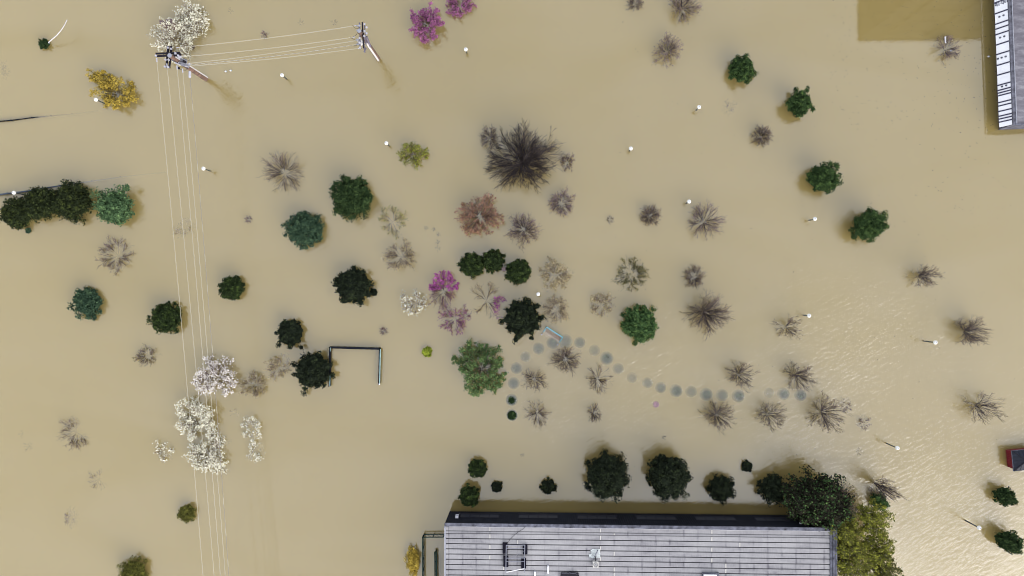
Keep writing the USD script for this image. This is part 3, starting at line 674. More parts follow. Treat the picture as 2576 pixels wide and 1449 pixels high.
def drowned_fence(name, label, pts, m, post_px):
    P0 = at(*pts[0][:2])
    o_ = np.array([P0[0], P0[1], BED])
    f = thing(name, label, "fence", o_)
    W_ = [at(x, y, max(z, 0)) * [1, 1, 0] + [0, 0, z] for x, y, z in pts]
    for a, b in zip(W_[:-1], W_[1:]):
        part(f, "top_rail", bar(a - o_, b - o_, .07, .05), m)
        part(f, "mesh_panel", bar(a - o_ - [0, 0, .5], b - o_ - [0, 0, .5], .03, .95), m)
    X = [p[0] for p in pts]
    for x in post_px:
        y, z = np.interp(x, X, [p[1] for p in pts]), np.interp(x, X, [p[2] for p in pts])
        w = at(x, y, max(z, 0))
        part(f, "post", bar([w[0] - o_[0], w[1] - o_[1], 0], [w[0] - o_[0], w[1] - o_[1], z - BED + .08], .10), m)
    return f
drowned_fence("wire_fence", "thin dark fence sinking into the water left of the yellow tree", [(-40, 308, .16), (28, 302.5, .10), (80, 296, .03), (127, 290.5, -.13), (178, 285, -.24), (240, 276, -.42)], MW["fence_dark"], (-20, 28, 80, 127, 178))
drowned_fence("blue_fence", "blue-grey fence sinking into the water behind the three dark shrubs", [(-40, 494, .40), (19, 486, .34), (67, 480.5, .26), (110, 473, .16), (150, 467, .04), (230, 455, -.12), (300, 444, -.24), (410, 431, -.45)], MW["fence_blue"], (-20, 19, 67, 110, 150, 230, 300))

# ------------------------------------------------------------------ lamps
MW["globe"] = plain("globe", (.42, .43, .42), .25, noise=.08, scale=9, spec=.5)
MW["lamp_post"] = plain("lamp_post", (.022, .028, .024), .5)
LAMPS = [
    ((265, 261), 1.45, "globe lamp with a long leaning-looking post at the foot of the yellow tree"),
    ((528, 430), 1.30, "globe lamp just right of the overhead wires, above the first bare trees"),
    ((720, 198), 1.1, "globe lamp alone below the upper span of wires"),
    ((1174, 132), .85, "globe lamp below and right of the two pink trees at the top"),
    ((978, 366), 1.05, "globe lamp left of the small yellow-green tree"),
    ((1583.5, 379), 1.0, "globe lamp on open rippled water, right of the big dark bare tree"),
    ((1752, 277), 1.1, "globe lamp on open water below the round evergreen of the upper right"),
    ((1727, 511), 1.15, "globe lamp just above a wide grey-brown bare tree"),
    ((2037, 554), 1.25, "globe lamp left of the lowest of the four right-hand evergreens"),
    ((2022, 793), 1.30, "globe lamp beside a thin bare tree in the right half, post pointing left"),
    ((1354, 740), 1.3, "globe lamp seen straight from above between cream-budded trees"),
    ((2325, 858), 1.85, "globe lamp with long post left of a bare tree near the right edge"),
    ((2232, 1116), 1.85, "globe lamp with long post above the dark bare tree by the hall corner"),
    ((2430, 1310), 1.95, "globe lamp with the longest post, above the bottom right evergreen"),
    ((62, 490), 1.4, "globe lamp over the blue fence among the three dark shrubs"),
]
def lamp(loc, label):
    t = thing("street_lamp", label, "lamp", loc, group="globe lamps standing in the flood")
    part(t, "post", tubes([[0, 0, 0], [0, 0, .5]], [[0, 0, .5], [0, 0, 3.28]], [.075, .062], [.07, .05], 8), MW["lamp_post"], smooth=60)
    part(t, "collar", trimesh.creation.cylinder(.095, .07, sections=14).apply_translation([0, 0, 3.31]), MW["lamp_post"])
    part(t, "globe", trimesh.creation.icosphere(3, .165).apply_translation([0, 0, 3.5]), MW["globe"], smooth=True)
    part(t, "cap", trimesh.creation.cylinder(.035, .03, sections=10).apply_translation([0, 0, 3.69]), MW["grey_box"])
    return t
lamp0 = None
for (x, y), h, lab in LAMPS:
    p = at(x, y); loc = (p[0], p[1], h - 3.5)
    if lamp0 is None: lamp0 = lamp(loc, lab)
    else: clone(lamp0, loc, lab)

# ------------------------------------------------------------------ power line
MW["pole_wood"] = plain("pole_wood", (.080, .046, .034), .9, noise=.8, scale=2.2)
MW["pole_white"] = plain("pole_white", (.34, .33, .34), .5, noise=.15)
MW["arm_dark"] = plain("arm_dark", (.012, .011, .015), .9, spec=.04)
MW["arm_grey"] = plain("arm_grey", (.07, .062, .085), .8, noise=.4)
MW["porcelain"] = plain("porcelain", (.24, .24, .28), .25, noise=.2)
MW["galv"] = plain("galv", (.17, .175, .21), .4, metallic=.4)
MW["wire"] = plain("wire", (.26, .245, .20), .5, noise=.12)
MW["wire_dark"] = plain("wire_dark", (.12, .11, .12), .6)
def insulator(p, h=.26, up=True):
    m = [trimesh.creation.cylinder(r, .035, sections=10).apply_translation([*p[:2], p[2] + z]) for r, z in ((.07, .05), (.085, .1), (.075, .15), (.05, .2))]
    return trimesh.util.concatenate(m + [trimesh.creation.cylinder(.025, h, sections=8).apply_translation([*p[:2], p[2] + h / 2])])
PB = at(517, 198)
O1 = np.array([PB[0], PB[1], BED])
pole1 = thing("power_pole", "rust-brown power pole with many dark crossarms in front of the white tree", "power pole", O1)
PH = 6.6
part(pole1, "post", tubes([[0, 0, 0]], [[0, 0, PH - BED]], [.21], [.16], 14), MW["pole_wood"], smooth=50)
part(pole1, "earth_strip", bar([.19, .12, .6], [.15, .10, PH - BED - .6], .11, .05), MW["pole_white"])
part(pole1, "post_cap", trimesh.creation.cylinder(.17, .06, sections=14).apply_translation([0, 0, PH - BED + .03]), MW["galv"])
g1 = lambda x, y, z: at(x, y, z) - O1
za = 6.1
for dy in (0, 6.2):
    part(pole1, "crossarm", bar(g1(392, 135 + dy, za), g1(452, 133 + dy, za), .12, .14), MW["arm_dark"])
for dx in (0, 7.5):
    part(pole1, "crossarm", bar(g1(423.5 + dx, 116, za - .25), g1(418.5 + dx, 171, za - .25), .12, .14), MW["arm_dark"])
for dx in (0, 9):
    part(pole1, "crossarm", bar(g1(430 + dx, 150 + dx * .3, 5.2), g1(475 + dx * .2, 170 - dx * .6, 5.2), .10, .12), MW["galv"])
part(pole1, "arm_brace", [bar(g1(410, 138, za - .1), g1(452, 155, 5.2), .05), bar(g1(428, 125, za - .3), g1(450, 153, 5.2), .05)], MW["arm_grey"])
for x, y, z in ((418, 151, za), (426, 151.5, za), (416.5, 168.5, za), (424.5, 169.5, za), (424, 121, za), (432, 124, za), (394, 141, za), (443, 135, za), (450, 141, za)):
    part(pole1, "insulator", insulator(g1(x, y, z)), MW["porcelain"])
for x, y, z, r, h in ((446, 141, 5.3, .17, .55), (460, 153, 5.0, .19, .6), (448, 158, 5.1, .14, .4), (462, 163, 4.8, .13, .4)):
    c_ = part(pole1, "switch_drum", trimesh.creation.cylinder(r, h, sections=14).apply_transform(trimesh.transformations.rotation_matrix(1.2, [.3, 1, 0])).apply_translation(g1(x, y, z)), MW["porcelain" if x in (446, 448) else "galv"])
part(pole1, "equipment_box", [bar(g1(440, 149, 5.0), g1(456, 153, 5.0), .3, .35)], MW["galv"])
part(pole1, "bushing", [trimesh.creation.cylinder(.10, .3, sections=10).apply_translation(g1(452, 136, 5.6)), trimesh.creation.cylinder(.10, .3, sections=10).apply_translation(g1(464, 155, 5.3)), trimesh.creation.cylinder(.10, .25, sections=10).apply_translation(g1(448.5, 170.5, 5.0))], MW["arm_dark"])
def loop(f, a, b, dz, zz, n=10):
    A, B = f(*a, zz), f(*b, zz)
    return polytube([A + (B - A) * t - [0, 0, dz * 4 * t * (1 - t)] for t in np.linspace(0, 1, n)], .014, 5)
part(pole1, "jumper_wire", [trimesh.Trimesh(*loop(g1, (455, 143), (476, 149), .6, 5.9), process=False), trimesh.Trimesh(*loop(g1, (445, 172), (470, 168), .7, 5.5), process=False), trimesh.Trimesh(*loop(g1, (430, 150), (455, 160), .4, 5.8), process=False)], MW["arm_dark"])

PB2 = at(950.5, 146.5)
O2 = np.array([PB2[0], PB2[1], BED])
pole2 = thing("power_pole", "power pole with a broad white strip at the right end of the upper wires", "power pole", O2)
g2f = lambda x, y, z: at(x, y, z) - O2
part(pole2, "post", tubes([[0, 0, 0]], [[0, 0, 7.0 - BED]], [.20], [.15], 14), MW["pole_wood"], smooth=50)
part(pole2, "white_strip", bar([.05, -.20, .6], [.03, -.17, 4.6 - BED], .15, .05), MW["pole_white"])
part(pole2, "post_cap", trimesh.creation.cylinder(.16, .06, sections=14).apply_translation([0, 0, 7.03 - BED]), MW["galv"])
for x0, y0, x1, y1, z, w, m in ((904.5, 57, 906, 116, 6.4, .08, "arm_grey"), (911.5, 56, 914.5, 121, 6.4, .09, "arm_dark"), (916.5, 62, 921, 112, 6.1, .07, "arm_grey"), (914, 100, 918, 132, 5.4, .10, "arm_grey")):
    part(pole2, "crossarm", bar(g2f(x0, y0, z), g2f(x1, y1, z), w, .11), MW[m])
for x, y in ((905, 66), (905.5, 76), (905.5, 97), (905.5, 109), (906.5, 121), (918, 62), (923, 70), (918, 80), (923, 85), (917, 92)):
    part(pole2, "insulator", insulator(g2f(x, y, 6.45)), MW["porcelain"])
for x, y in ((901, 65), (900.5, 76.5), (900, 99), (901, 111)):
    part(pole2, "strain_insulator", rod(g2f(x - 3, y, 6.3), g2f(x + 4, y + 1, 6.4), .06), MW["galv"])
part(pole2, "equipment_box", bar(g2f(904, 102, 5.8), g2f(911, 111, 5.8), .34, .34), MW["pole_white"])
part(pole2, "switch_drum", trimesh.creation.cylinder(.2, .5, sections=14).apply_translation(g2f(908, 83, 6.0)), MW["arm_dark"])
part(pole2, "stay_bracket", [bar(g2f(913, 85, 6.0), g2f(922, 108, 5.2), .09), bar(g2f(922, 92, 5.6), g2f(932, 118, 4.6), .14), bar(g2f(921, 120, 5), g2f(916, 131, 5), .1)], MW["arm_grey"])
part(pole2, "jumper_wire", [trimesh.Trimesh(*loop(g2f, a, b, d, 6.3), process=False) for a, b, d in (((888, 92), (901, 66), .5), ((886, 64), (901, 70), .5), ((890, 115), (901, 98), .5), ((881, 93), (900, 100), .4))], MW["arm_dark"])

def line(name, label, a, b, sag, r=.0145, m="wire", n=28, dashes=False, group=None):
    P, Q = at(*a), at(*b)
    t = np.linspace(0, 1, n)[:, None]
    pts = P + (Q - P) * t - np.concatenate([t * 0, t * 0, sag * 4 * t * (1 - t)], 1)
    o_ = np.array([P[0], P[1], 0.0])
    x = thing(name, label, "power line", o_)
    part(x, "cable", polytube(pts - o_, r, 5), MW[m])
    clamps = [rod(pts[0] - o_, pts[0] - o_ + (Q - P) * .012, r * 2.4), rod(pts[-1] - o_, pts[-1] - o_ - (Q - P) * .012, r * 2.4)]
    part(x, "end_clamp", clamps[0], MW["porcelain"]); part(x, "end_clamp", clamps[1], MW["porcelain"])
    return x, pts - o_
line("power_line", "topmost pale wire between the two power poles", (444, 120, 6.1), (897, 64, 6.3), .35)
line("power_line", "second pale wire from the top between the two power poles", (453, 143, 6.0), (893, 93, 6.3), .35)
line("power_line", "third pale wire between the two power poles, just above the twisted cable", (474, 159.5, 5.6), (902, 101, 6.2), .3)
tw_, pts = line("power_line", "dark-flecked twisted cable between the two power poles", (474, 163, 5.4), (902, 111, 5.9), .4, .016, "wire_dark")
part(tw_, "pale_strand", tubes(pts[0:-1], pts[0:-1] + .55 * (pts[1:] - pts[:-1]), .02, .02, 5), MW["wire"], kind="stuff")
line("power_line", "lowest pale wire between the two power poles", (466, 167, 5.6), (906, 121, 6.2), .35)
ZB = 5.6
def down(label, a, xb, **k):
    q = at(xb, 1449, ZB); p = at(*a); e = p + (q - p) * 1.18
    P, t = p, np.linspace(0, 1, 40)[:, None]
    o_ = np.array([P[0], P[1], 0.0])
    x = thing("power_line", label, "power line", o_)
    pts = p + (e - p) * t - np.concatenate([t * 0, t * 0, .25 * 4 * t * (1 - t)], 1) - o_
    part(x, "cable", polytube(pts, k.get("r", .0145), 5), MW[k.get("m", "wire")])
    part(x, "end_clamp", rod(pts[0], pts[0] + (pts[1] - pts[0]) * .25, .05), MW["porcelain"])
    return x, pts
down("leftmost of the wires that run down past the white trees", (394, 146, 6.1), 509)
down("second from left of the wires that run down past the white trees", (419.5, 160, 6.0), 537)
down("third of the wires running down past the white trees, the brightest of them", (445, 165, 5.9), 552.6)
down("fourth of the wires running down past the white trees, close to the brightest", (459, 173, 5.6), 565)
sv, pts = down("rightmost thin dark wire running down below a pale splice case", (477.5, 186, 5.0), 574, r=.014, m="wire_dark")
part(sv, "pale_strand", tubes(pts[2:-1:2], pts[2:-1:2] + .5 * (pts[3::2][:len(pts[2:-1:2])] - pts[2:-1:2]), .018, .018, 5), MW["wire"], kind="stuff")
part(sv, "splice_case", trimesh.creation.capsule(height=.38, radius=.10).apply_transform(trimesh.transformations.rotation_matrix(np.pi / 2, [1, 0, 0])).apply_translation(pts[0] + [0.02, -.05, .05]), MW["porcelain"])

# ------------------------------------------------------------------ bench, pillars, small things
MW["bench_blue"] = plain("bench_blue", (.06, .20, .25), .45, noise=.3)
MW["bench_wood"] = plain("bench_wood", (.145, .112, .088), .8, noise=.3, scale=9)
MW["pink_litter"] = plain("pink_litter", (.22, .12, .10), .7)
bA, bB, bL, bR = at(1374.6, 822.5, .5), at(1416, 849, .5), at(1361.5, 843, .05), at(1401.5, 869, .05)
ob = np.array([bA[0], bA[1], BED])
bench = thing("garden_bench", "slatted wooden bench framed in bright blue, half under water", "bench", ob)
ex = (bB - bA); ex[2] = 0; bw = np.linalg.norm(ex); ex /= bw
ey = np.array([ex[1], -ex[0], 0.0])                    # towards the open front
bp = lambda u, v, z: (bA - ob) * [1, 1, 0] + ex * u + ey * v + [0, 0, z - BED]
for k in range(6):
    v0 = .10 + k * .125; z = .14 - k * .062
    part(bench, "slat", bar(bp(.06, v0, z), bp(bw - .06, v0, z), .085, .03), MW["bench_wood"])
part(bench, "back_rail", bar(bp(0, 0, .50), bp(bw, 0, .50), .085, .06), MW["bench_blue"])
for k in range(3): part(bench, "back_slat", bar(bp(.05, .045, .2 + .09 * k), bp(bw - .05, .045, .2 + .09 * k), .02, .06), MW["bench_wood"])
for u in (0.02, bw - .02):
    part(bench, "armrest", bar(bp(u, .0, .42), bp(u, .52, .20), .06, .05), MW["bench_blue"])
    part(bench, "leg", [bar(bp(u, .0, -1.4), bp(u, .0, .5), .06)], MW["arm_dark"]); part(bench, "leg", bar(bp(u, .74, -1.4), bp(u, .74, .06), .07), MW["arm_dark"])
    part(bench, "side_bar", bar(bp(u, .05, .12), bp(u, .76, -.14), .05, .05), MW["arm_dark"])
    part(bench, "end_knob", trimesh.creation.icosphere(2, .06).apply_translation(bp(u, .78, .05)), MW["porcelain"])
lrng = np.random.default_rng(8)
lp = np.array([bp(bw - .35 + .12 * a, .12 + .14 * b, .15) for a, b in lrng.normal(size=(11, 2))])
lt = part(None, "leaf_litter", leaf_mesh(lp, lrng.normal(size=(11, 3)) * .2 + [0, 0, 1], .10, .07, lrng), MW["pink_litter"], kind="stuff")
UsdGeom.Xformable(lt).AddTranslateOp().Set(Gf.Vec3d(*map(float, ob)))
tag(lt, "pinkish fallen leaves gathered on the right end of the blue bench", "leaf litter")

MW["red_brick"] = plain("red_brick", (.17, .115, .105), .8, noise=.3, scale=5)
MW["mortar"] = plain("mortar", (.34, .27, .25), .9)
MW["mauve_cap"] = plain("mauve_cap", (.060, .040, .042), .7)
def pillar(label, px, py, w, h):
    p = at(px, py); t = thing("brick_pillar", label, "pillar", (p[0], p[1], BED), 4)
    part(t, "core", box(-w / 2 + .02, w / 2 - .02, -w / 2 + .02, w / 2 - .02, 0, h - BED), MW["mortar"])
    z = -.25 - BED; row = 0
    while z < h - BED - .06:
        n = 2
        for k in range(n):
            q = (k + .5 * (row % 2) * .5) * w / n - w / 2
            x0, x1 = max(-w / 2, q + .005), min(w / 2, q + w / n - .005)
            part(t, "brick", box(x0, x1, -w / 2, -w / 2 + .06, z + .006, z + .07), MW["red_brick"])
            part(t, "brick", box(w / 2 - .06, w / 2 + .001, x0 + .003, x1 - .003, z + .006, z + .07), MW["red_brick"])
        z += .085; row += 1
    part(t, "cap", box(-w / 2 - .03, w / 2 + .03, -w / 2 - .03, w / 2 + .03, h - BED, h - BED + .10), MW["mauve_cap"])
    return t
pillar("broad brick pillar with a mauve cap rising through the white blossom", 441, 68, .5, 1.1)
pillar("narrow brick pillar with a mauve cap, left of the broad one", 420, 66, .3, .9)
pp = at(1269, 676); pillar("slim pinkish brick pillar between the round dark shrubs of the middle trio", 1268, 678, .26, .7)

o = at(122, 106, .4)
hp = [at(x, y, z) for x, y, z in ((122, 107, .5), (131, 99, .8), (143, 89, 1.1), (154, 76, 1.3), (163, 62, 1.2), (168.5, 50, 1.0))]
hose = thing("plastic_pipe", "long thin white bent pipe arching out of the small dark bush", "pipe", (o[0], o[1], BED))
part(hose, "tube", polytube([p - [o[0], o[1], BED] for p in hp], np.linspace(.045, .03, 6), 6), MW["pole_white"], smooth=60)
part(hose, "coupling", rod(hp[0] - [o[0], o[1], BED] - [0, 0, .12], hp[0] - [o[0], o[1], BED], .05), MW["grey_box"])
p = at(2382, 98, .3)
pl = thing("white_plank", "short white plank standing over the bare tree in the mirrored corner", "plank", (p[0], p[1], 0))
part(pl, "board", bar([0, -.27, .08], [-.03, .27, .10], .11, .04), MW["white_paint"]); part(pl, "batten", bar([-.07, .25, .12], [.06, .25, .12], .03, .03), MW["white_paint"])
for (x, y), lab in (((567.5, 179.5), "left of two white scraps floating below the upper wires"), ((580, 177.5), "right of two white scraps floating below the upper wires"), ((2487, 142), "white scrap floating in the dark mirror of the panelled wall"), ((2392, 127.5), "white scrap floating below the white plank")):
    p = at(x, y); s_ = thing("floating_scrap", lab, "litter", (p[0], p[1], 0)); part(s_, "scrap", trimesh.creation.icosphere(2, .075).apply_scale([1.3, 1, .6]), MW["pole_white"], smooth=True); part(s_, "cap", trimesh.creation.cylinder(.025, .05).apply_translation([.09, 0, .02]), MW["bench_blue"])
p = at(1477, 1226)
bl = thing("rubber_ball", "small black ball floating left of the two big dark trees", "ball", (p[0], p[1], 0)); part(bl, "shell", trimesh.creation.icosphere(3, .16).apply_translation([0, 0, .06]), MW["black"], smooth=True); part(bl, "valve", trimesh.creation.cylinder(.02, .03).apply_translation([0, 0, .22]), MW["grey_box"])

# leaf specks drifting on the water
drng = np.random.default_rng(77)
n = 430
X = np.concatenate([drng.uniform(2080, 2570, 250), drng.normal(2420, 90, 90), drng.uniform(1500, 2576, 90)])
Y = np.concatenate([drng.uniform(-5, 330, 250), drng.uniform(120, 620, 90), drng.uniform(0, 1250, 90)])
P = np.array([at(x, y, .006) for x, y in zip(X, Y)])
WBx = lambda y: 2495 + y * .06
keep = (X < WBx(Y)) | (Y > 340)
P = P[keep]
N = drng.normal(size=P.shape) * .12 + [0, 0, 1]
db = part(None, "floating_leaves", leaf_mesh(P, N, drng.uniform(.04, .15, len(P)), drng.uniform(.02, .07, len(P)), drng, fold=.05), MW["mauve_cap"], kind="stuff")
tag(db, "dark leaf specks drifting on the water, thickest at the upper right", "leaves")
# ------------------------------------------------------------------ trees and shrubs
EV, BR = "tree", "tree"
T, Lf = twig_tree, leafy
# --- round and dark evergreens
Lf("evergreen_shrub", "dark olive shrub, leftmost of the row of three by the blue fence", "shrub", 44, 538, 42, 1.3, 11, "hedge_olive", 8500, .15, clumps=90, spike=.05, ell=(1, .95, 0))
Lf("evergreen_shrub", "olive shrub, middle of the row of three by the blue fence", "shrub", 104, 513, 46, 1.7, 12, "hedge_olive", 9500, .15, clumps=100, spike=.06, ell=(1.0, .9, 20))
Lf("evergreen_shrub", "largest olive shrub, right end of the row of three by the blue fence", "shrub", 182, 507, 53, 1.9, 13, "hedge_olive", 11000, .15, clumps=120, spike=.06, ell=(1, .92, 10))
Lf("grey_shrub", "tiny grey half-drowned shrub below the three olive shrubs", "shrub", 71, 580, 8, .12, 14, "blue_green", 350, .10, clumps=14)
Lf("pale_tree", "pale green lumpy tree right of the three olive shrubs", "tree", 288, 523, 50, 2.0, 15, "light_green", 7500, .17, clumps=46, fuzz=.17, holes=.14, cs=.25)
Lf("small_bush", "small dark bush with a white pipe sticking out", "bush", 111, 111, 13, .5, 16, "dark_green", 900, .13, clumps=22, spike=.1)
Lf("evergreen_tree", "large dark green tree in the upper middle, above its bluish twin", "tree", 887, 497, 54, 2.6, 17, "dark_green", 13000, .16, clumps=110, fuzz=.11, cs=.19)
Lf("evergreen_tree", "bluish green round tree below left of the large dark green one", "tree", 768, 578, 49, 2.0, 18, "blue_green", 13000, .14, clumps=130, fuzz=.09, cs=.18)
Lf("round_bush", "round glossy bush just right of the overhead wires", "bush", 583, 725, 34, 1.3, 19, "bush_green", 7000, .14, clumps=80, fuzz=.05, cs=.17)
Lf("round_bush", "round glossy bush touched by the leftmost overhead wire", "bush", 418, 799, 41, 1.6, 20, "bush_green", 9000, .14, clumps=95, fuzz=.05, cs=.17)
Lf("sparse_tree", "ragged bluish green tree alone at the far left", "tree", 220, 760, 43, 1.1, 21, "blue_green", 4200, .16, clumps=44, fuzz=.2, holes=.28, cs=.24)
Lf("lobed_tree", "black-green star-shaped tree in the middle left with a stray tuft", "tree", 889, 718, 55, 2.0, 22, "black_green", 10000, .17, lobes=9, lobe_amp=.38, clumps=120, fuzz=.14, holes=.12, cs=.17, spike=.05)
Lf("dark_tuft", "stray dark tuft at the right of the star-shaped tree", "shrub", 940, 735, 9, .25, 23, "black_green", 420, .13, clumps=12)
Lf("lobed_tree", "black-green ragged tree above left of the yard fence", "tree", 730, 837, 40, 1.5, 24, "black_green", 7000, .16, lobes=7, lobe_amp=.3, clumps=80, fuzz=.15, holes=.14, cs=.18, spike=.03)
Lf("lobed_tree", "large black-green tree leaning over the left side of the yard fence", "tree", 788, 933, 52, 2.2, 25, "black_green", 10000, .17, lobes=8, lobe_amp=.3, clumps=110, fuzz=.15, cs=.18, spike=.04)
Lf("round_bush", "glossy bush, left of the middle trio of round bushes", "bush", 1188, 667, 33, 1.5, 26, "bush_green", 7000, .14, clumps=80, fuzz=.07, cs=.17)
Lf("round_bush", "glossy bush, centre of the middle trio of round bushes", "bush", 1240, 657, 30, 1.4, 27, "bush_green", 6500, .14, clumps=75, fuzz=.06, cs=.17)
Lf("round_bush", "glossy bush, right of the middle trio, beside the pinkish pillar", "bush", 1304, 683, 34, 1.5, 28, "bush_green", 7500, .14, clumps=80, fuzz=.07, cs=.17)
Lf("lobed_tree", "black-green star-shaped tree above left of the blue bench", "tree", 1314, 801, 54, 2.3, 29, "black_green", 10000, .18, lobes=10, lobe_amp=.42, clumps=130, fuzz=.12, cs=.15, spike=.06)
Lf("young_tree", "bright green tree with a lighter lower side, right of the submerged shrub arc", "tree", 1609, 816, 45, 2.0, 30, "mid_green", 8500, .15, clumps=80, fuzz=.15, cs=.19, spike=.04)
Lf("holly_tree", "topmost of the four right-hand evergreens", "tree", 1866, 174, 33, 2.2, 31, "holly_green", 7000, .15, clumps=60, fuzz=.14, cs=.2)
Lf("holly_tree", "second from the top of the four right-hand evergreens, the most angular", "tree", 2010, 262, 31, 2.6, 32, "holly_green", 6500, .15, clumps=50, fuzz=.2, cs=.21, ell=(.85, 1.05, 20))
Lf("holly_tree", "third from the top of the four right-hand evergreens", "tree", 2070, 449, 38, 3.0, 33, "holly_green", 7500, .15, clumps=65, fuzz=.14, cs=.2)
Lf("holly_tree", "lowest of the four right-hand evergreens, with loose twigs on its right", "tree", 2186, 566, 42, 3.2, 34, "holly_green", 8000, .15, clumps=70, fuzz=.17, cs=.2)
Lf("lime_shrub", "tiny lime green shrub alone right of the yard fence", "shrub", 1074, 886, 15, .35, 35, "lime", 420, .15, clumps=12, fuzz=.2, holes=.25)
Lf("yew_tree", "great black-green tree above the hall, left of two", "tree", 1526, 1194, 55, 4.2, 36, "black_green", 16000, .17, clumps=120, fuzz=.12, cs=.2, ell=(.95, 1.08, 0))
Lf("yew_tree", "great black-green tree above the hall, right of two", "tree", 1679, 1197, 53, 4.2, 37, "black_green", 16000, .17, clumps=120, fuzz=.11, cs=.2, ell=(.97, 1.05, 0))
Lf("small_yew", "middling black-green shrub right of the two great dark trees", "shrub", 1814, 1228, 31, 2.0, 38, "black_green", 6000, .15, clumps=70, fuzz=.13, spike=.08)
Lf("small_yew", "spiky black-green shrub against the left side of the big corner tree", "shrub", 1943, 1228, 32, 2.4, 39, "black_green", 5500, .15, clumps=60, fuzz=.16, spike=.14)
Lf("small_yew", "small dark shrub halfway between the round pair and the great dark trees", "shrub", 1379, 1224, 19, .7, 40, "black_green", 2200, .14, clumps=34, fuzz=.2, holes=.1)
Lf("small_yew", "tiny dark shrub right of the lower of the round pair", "shrub", 1249, 1224, 15, .5, 41, "black_green", 1500, .14, clumps=26, fuzz=.2, holes=.1)
Lf("small_yew", "tiny dark shrub above the middling one, right of the great dark trees", "shrub", 1879, 1173, 15, .5, 42, "black_green", 1200, .13, clumps=24, fuzz=.24, holes=.2)
Lf("round_bush", "upper of the round pair of bushes at the left end of the hall", "bush", 1202, 1178, 25, 1.3, 43, "bush_green", 5000, .13, clumps=65, fuzz=.05, cs=.17)
Lf("round_bush", "lower of the round pair, standing against the hall front", "bush", 1181, 1247, 28, 2.4, 44, "bush_green", 6000, .13, clumps=70, fuzz=.05, cs=.17)
Lf("fir_shrub", "dark upright shrub at the right edge below the red kiosk", "shrub", 2526, 1247, 21, 1.6, 45, "dark_green", 3600, .14, clumps=46, fuzz=.12, spike=.06)
Lf("fir_shrub", "dark upright shrub in the bottom right corner", "shrub", 2535, 1362, 26, 2.4, 46, "dark_green", 4200, .14, clumps=50, fuzz=.12, spike=.05, ell=(1.1, .9, -35))
Lf("olive_shrub", "small yellow-olive shrub at lower left, touched by the wires", "shrub", 469, 1290, 24, .7, 47, "olive", 2600, .12, clumps=44, fuzz=.17, holes=.1)
Lf("olive_shrub", "yellow-olive shrub cut by the bottom edge at the left", "shrub", 337, 1442, 40, 1.2, 48, "olive", 5500, .12, clumps=80, fuzz=.15)
Lf("gold_shrub", "narrow golden shrub left of the green fence by the hall", "shrub", 1040, 1413, 22, 1.0, 49, "yellow", 3200, .12, clumps=50, fuzz=.18, ell=(.75, 1.65, 5))
# --- wispy leaved trees
T("weeping_tree", "big feathery green tree left of the submerged shrub arc", "tree", 1208, 932, 62, 2.8, 51, fork=-.1, bark="bark", twig="twig_olive", bloom="feather_green", n_bloom=7000, size=.15, bloom_name="leaves", mains=14, elev=(2, 50), kids=(8, 6, 3), r0=.05, rmin=.008, wig=.12)
T("forsythia_tree", "golden yellow tree with a branch reaching up left, beside a lamp", "tree", 289, 232, 46, 1.5, 52, fork=-.2, bark="bark", twig="twig_olive", bloom="yellow", n_bloom=3400, size=0.143, mains=12, elev=(5, 50), kids=(7, 6, 3), ell=(1.1, .9, -35))
T("forsythia_branch", "slender golden shrub at the upper left of the yellow tree", "shrub", 250, 200, 30, 1.1, 53, fork=-.2, bark="bark", twig="twig_olive", bloom="yellow", n_bloom=1500, size=0.143, mains=8, elev=(5, 35), kids=(6, 5, 3), ell=(1.3, .6, -30))
T("budding_tree", "small bright yellow-green tree right of a lamp in the upper middle", "tree", 1036, 385, 34, 1.3, 54, fork=-.1, bark="bark_grey", twig="twig_olive", bloom="yellow_green", n_bloom=1700, size=.12, bloom_name="leaves", mains=11, elev=(2, 45), kids=(6, 6, 3))
T("budding_tree", "thin tree with pale yellow tips right of the bluish green tree", "tree", 984, 556, 39, .9, 55, fork=-.2, bark="bark_grey", twig="twig_pale", bloom="yellow_green", n_bloom=900, size=.08, bloom_name="leaves", mains=10, elev=(2, 30), kids=(5, 4, 2))
T("olive_twig_tree", "fuzzy olive brown tree right of centre, above the bright green tree", "tree", 1591, 690, 40, .75, 56, fork=-.5, bark="bark_dark", twig="twig_olive", bloom="olive", n_bloom=1400, size=.07, bloom_name="leaves", mains=16, elev=(2, 45), kids=(8, 7, 3))
# --- willows by the hall
for i, (x, y, r, top, lab) in enumerate(((2112, 1316, 42, 4.6, "yellow-green willow nearest the hall corner, uppermost on the inner side"), (2192, 1302, 36, 4.2, "yellow-green willow at the top of the outer row beside the hall"), (2128, 1368, 46, 4.6, "yellow-green willow against the hall's right end, middle of the inner row"),
        (2203, 1374, 35, 4.0, "yellow-green willow in the middle of the outer row beside the hall"), (2136, 1428, 46, 4.6, "yellow-green willow at the bottom edge touching the hall's right end"), (2210, 1434, 38, 4.0, "yellow-green willow at the bottom edge, outer row beside the hall"))):
    T("willow", lab, "tree", x, y, r, top, 60 + i, fork=-.2, bark="bark_dark", twig="twig_olive", bloom="yellow_green" if i != 5 else "olive", n_bloom=3000, size=.14, bloom_name="leaves", mains=17, elev=(48, 80), kids=(7, 5, 3), r0=.045, wig=.10, out=.25, low=top * .42, spread=(14, 42), )
Lf("willow_puff", "soft green puff of a shrub below the dark bare tree by the hall", "shrub", 2211, 1262, 20, 1.0, 68, "mid_green", 2400, .14, clumps=40, spike=.16, fuzz=.12)
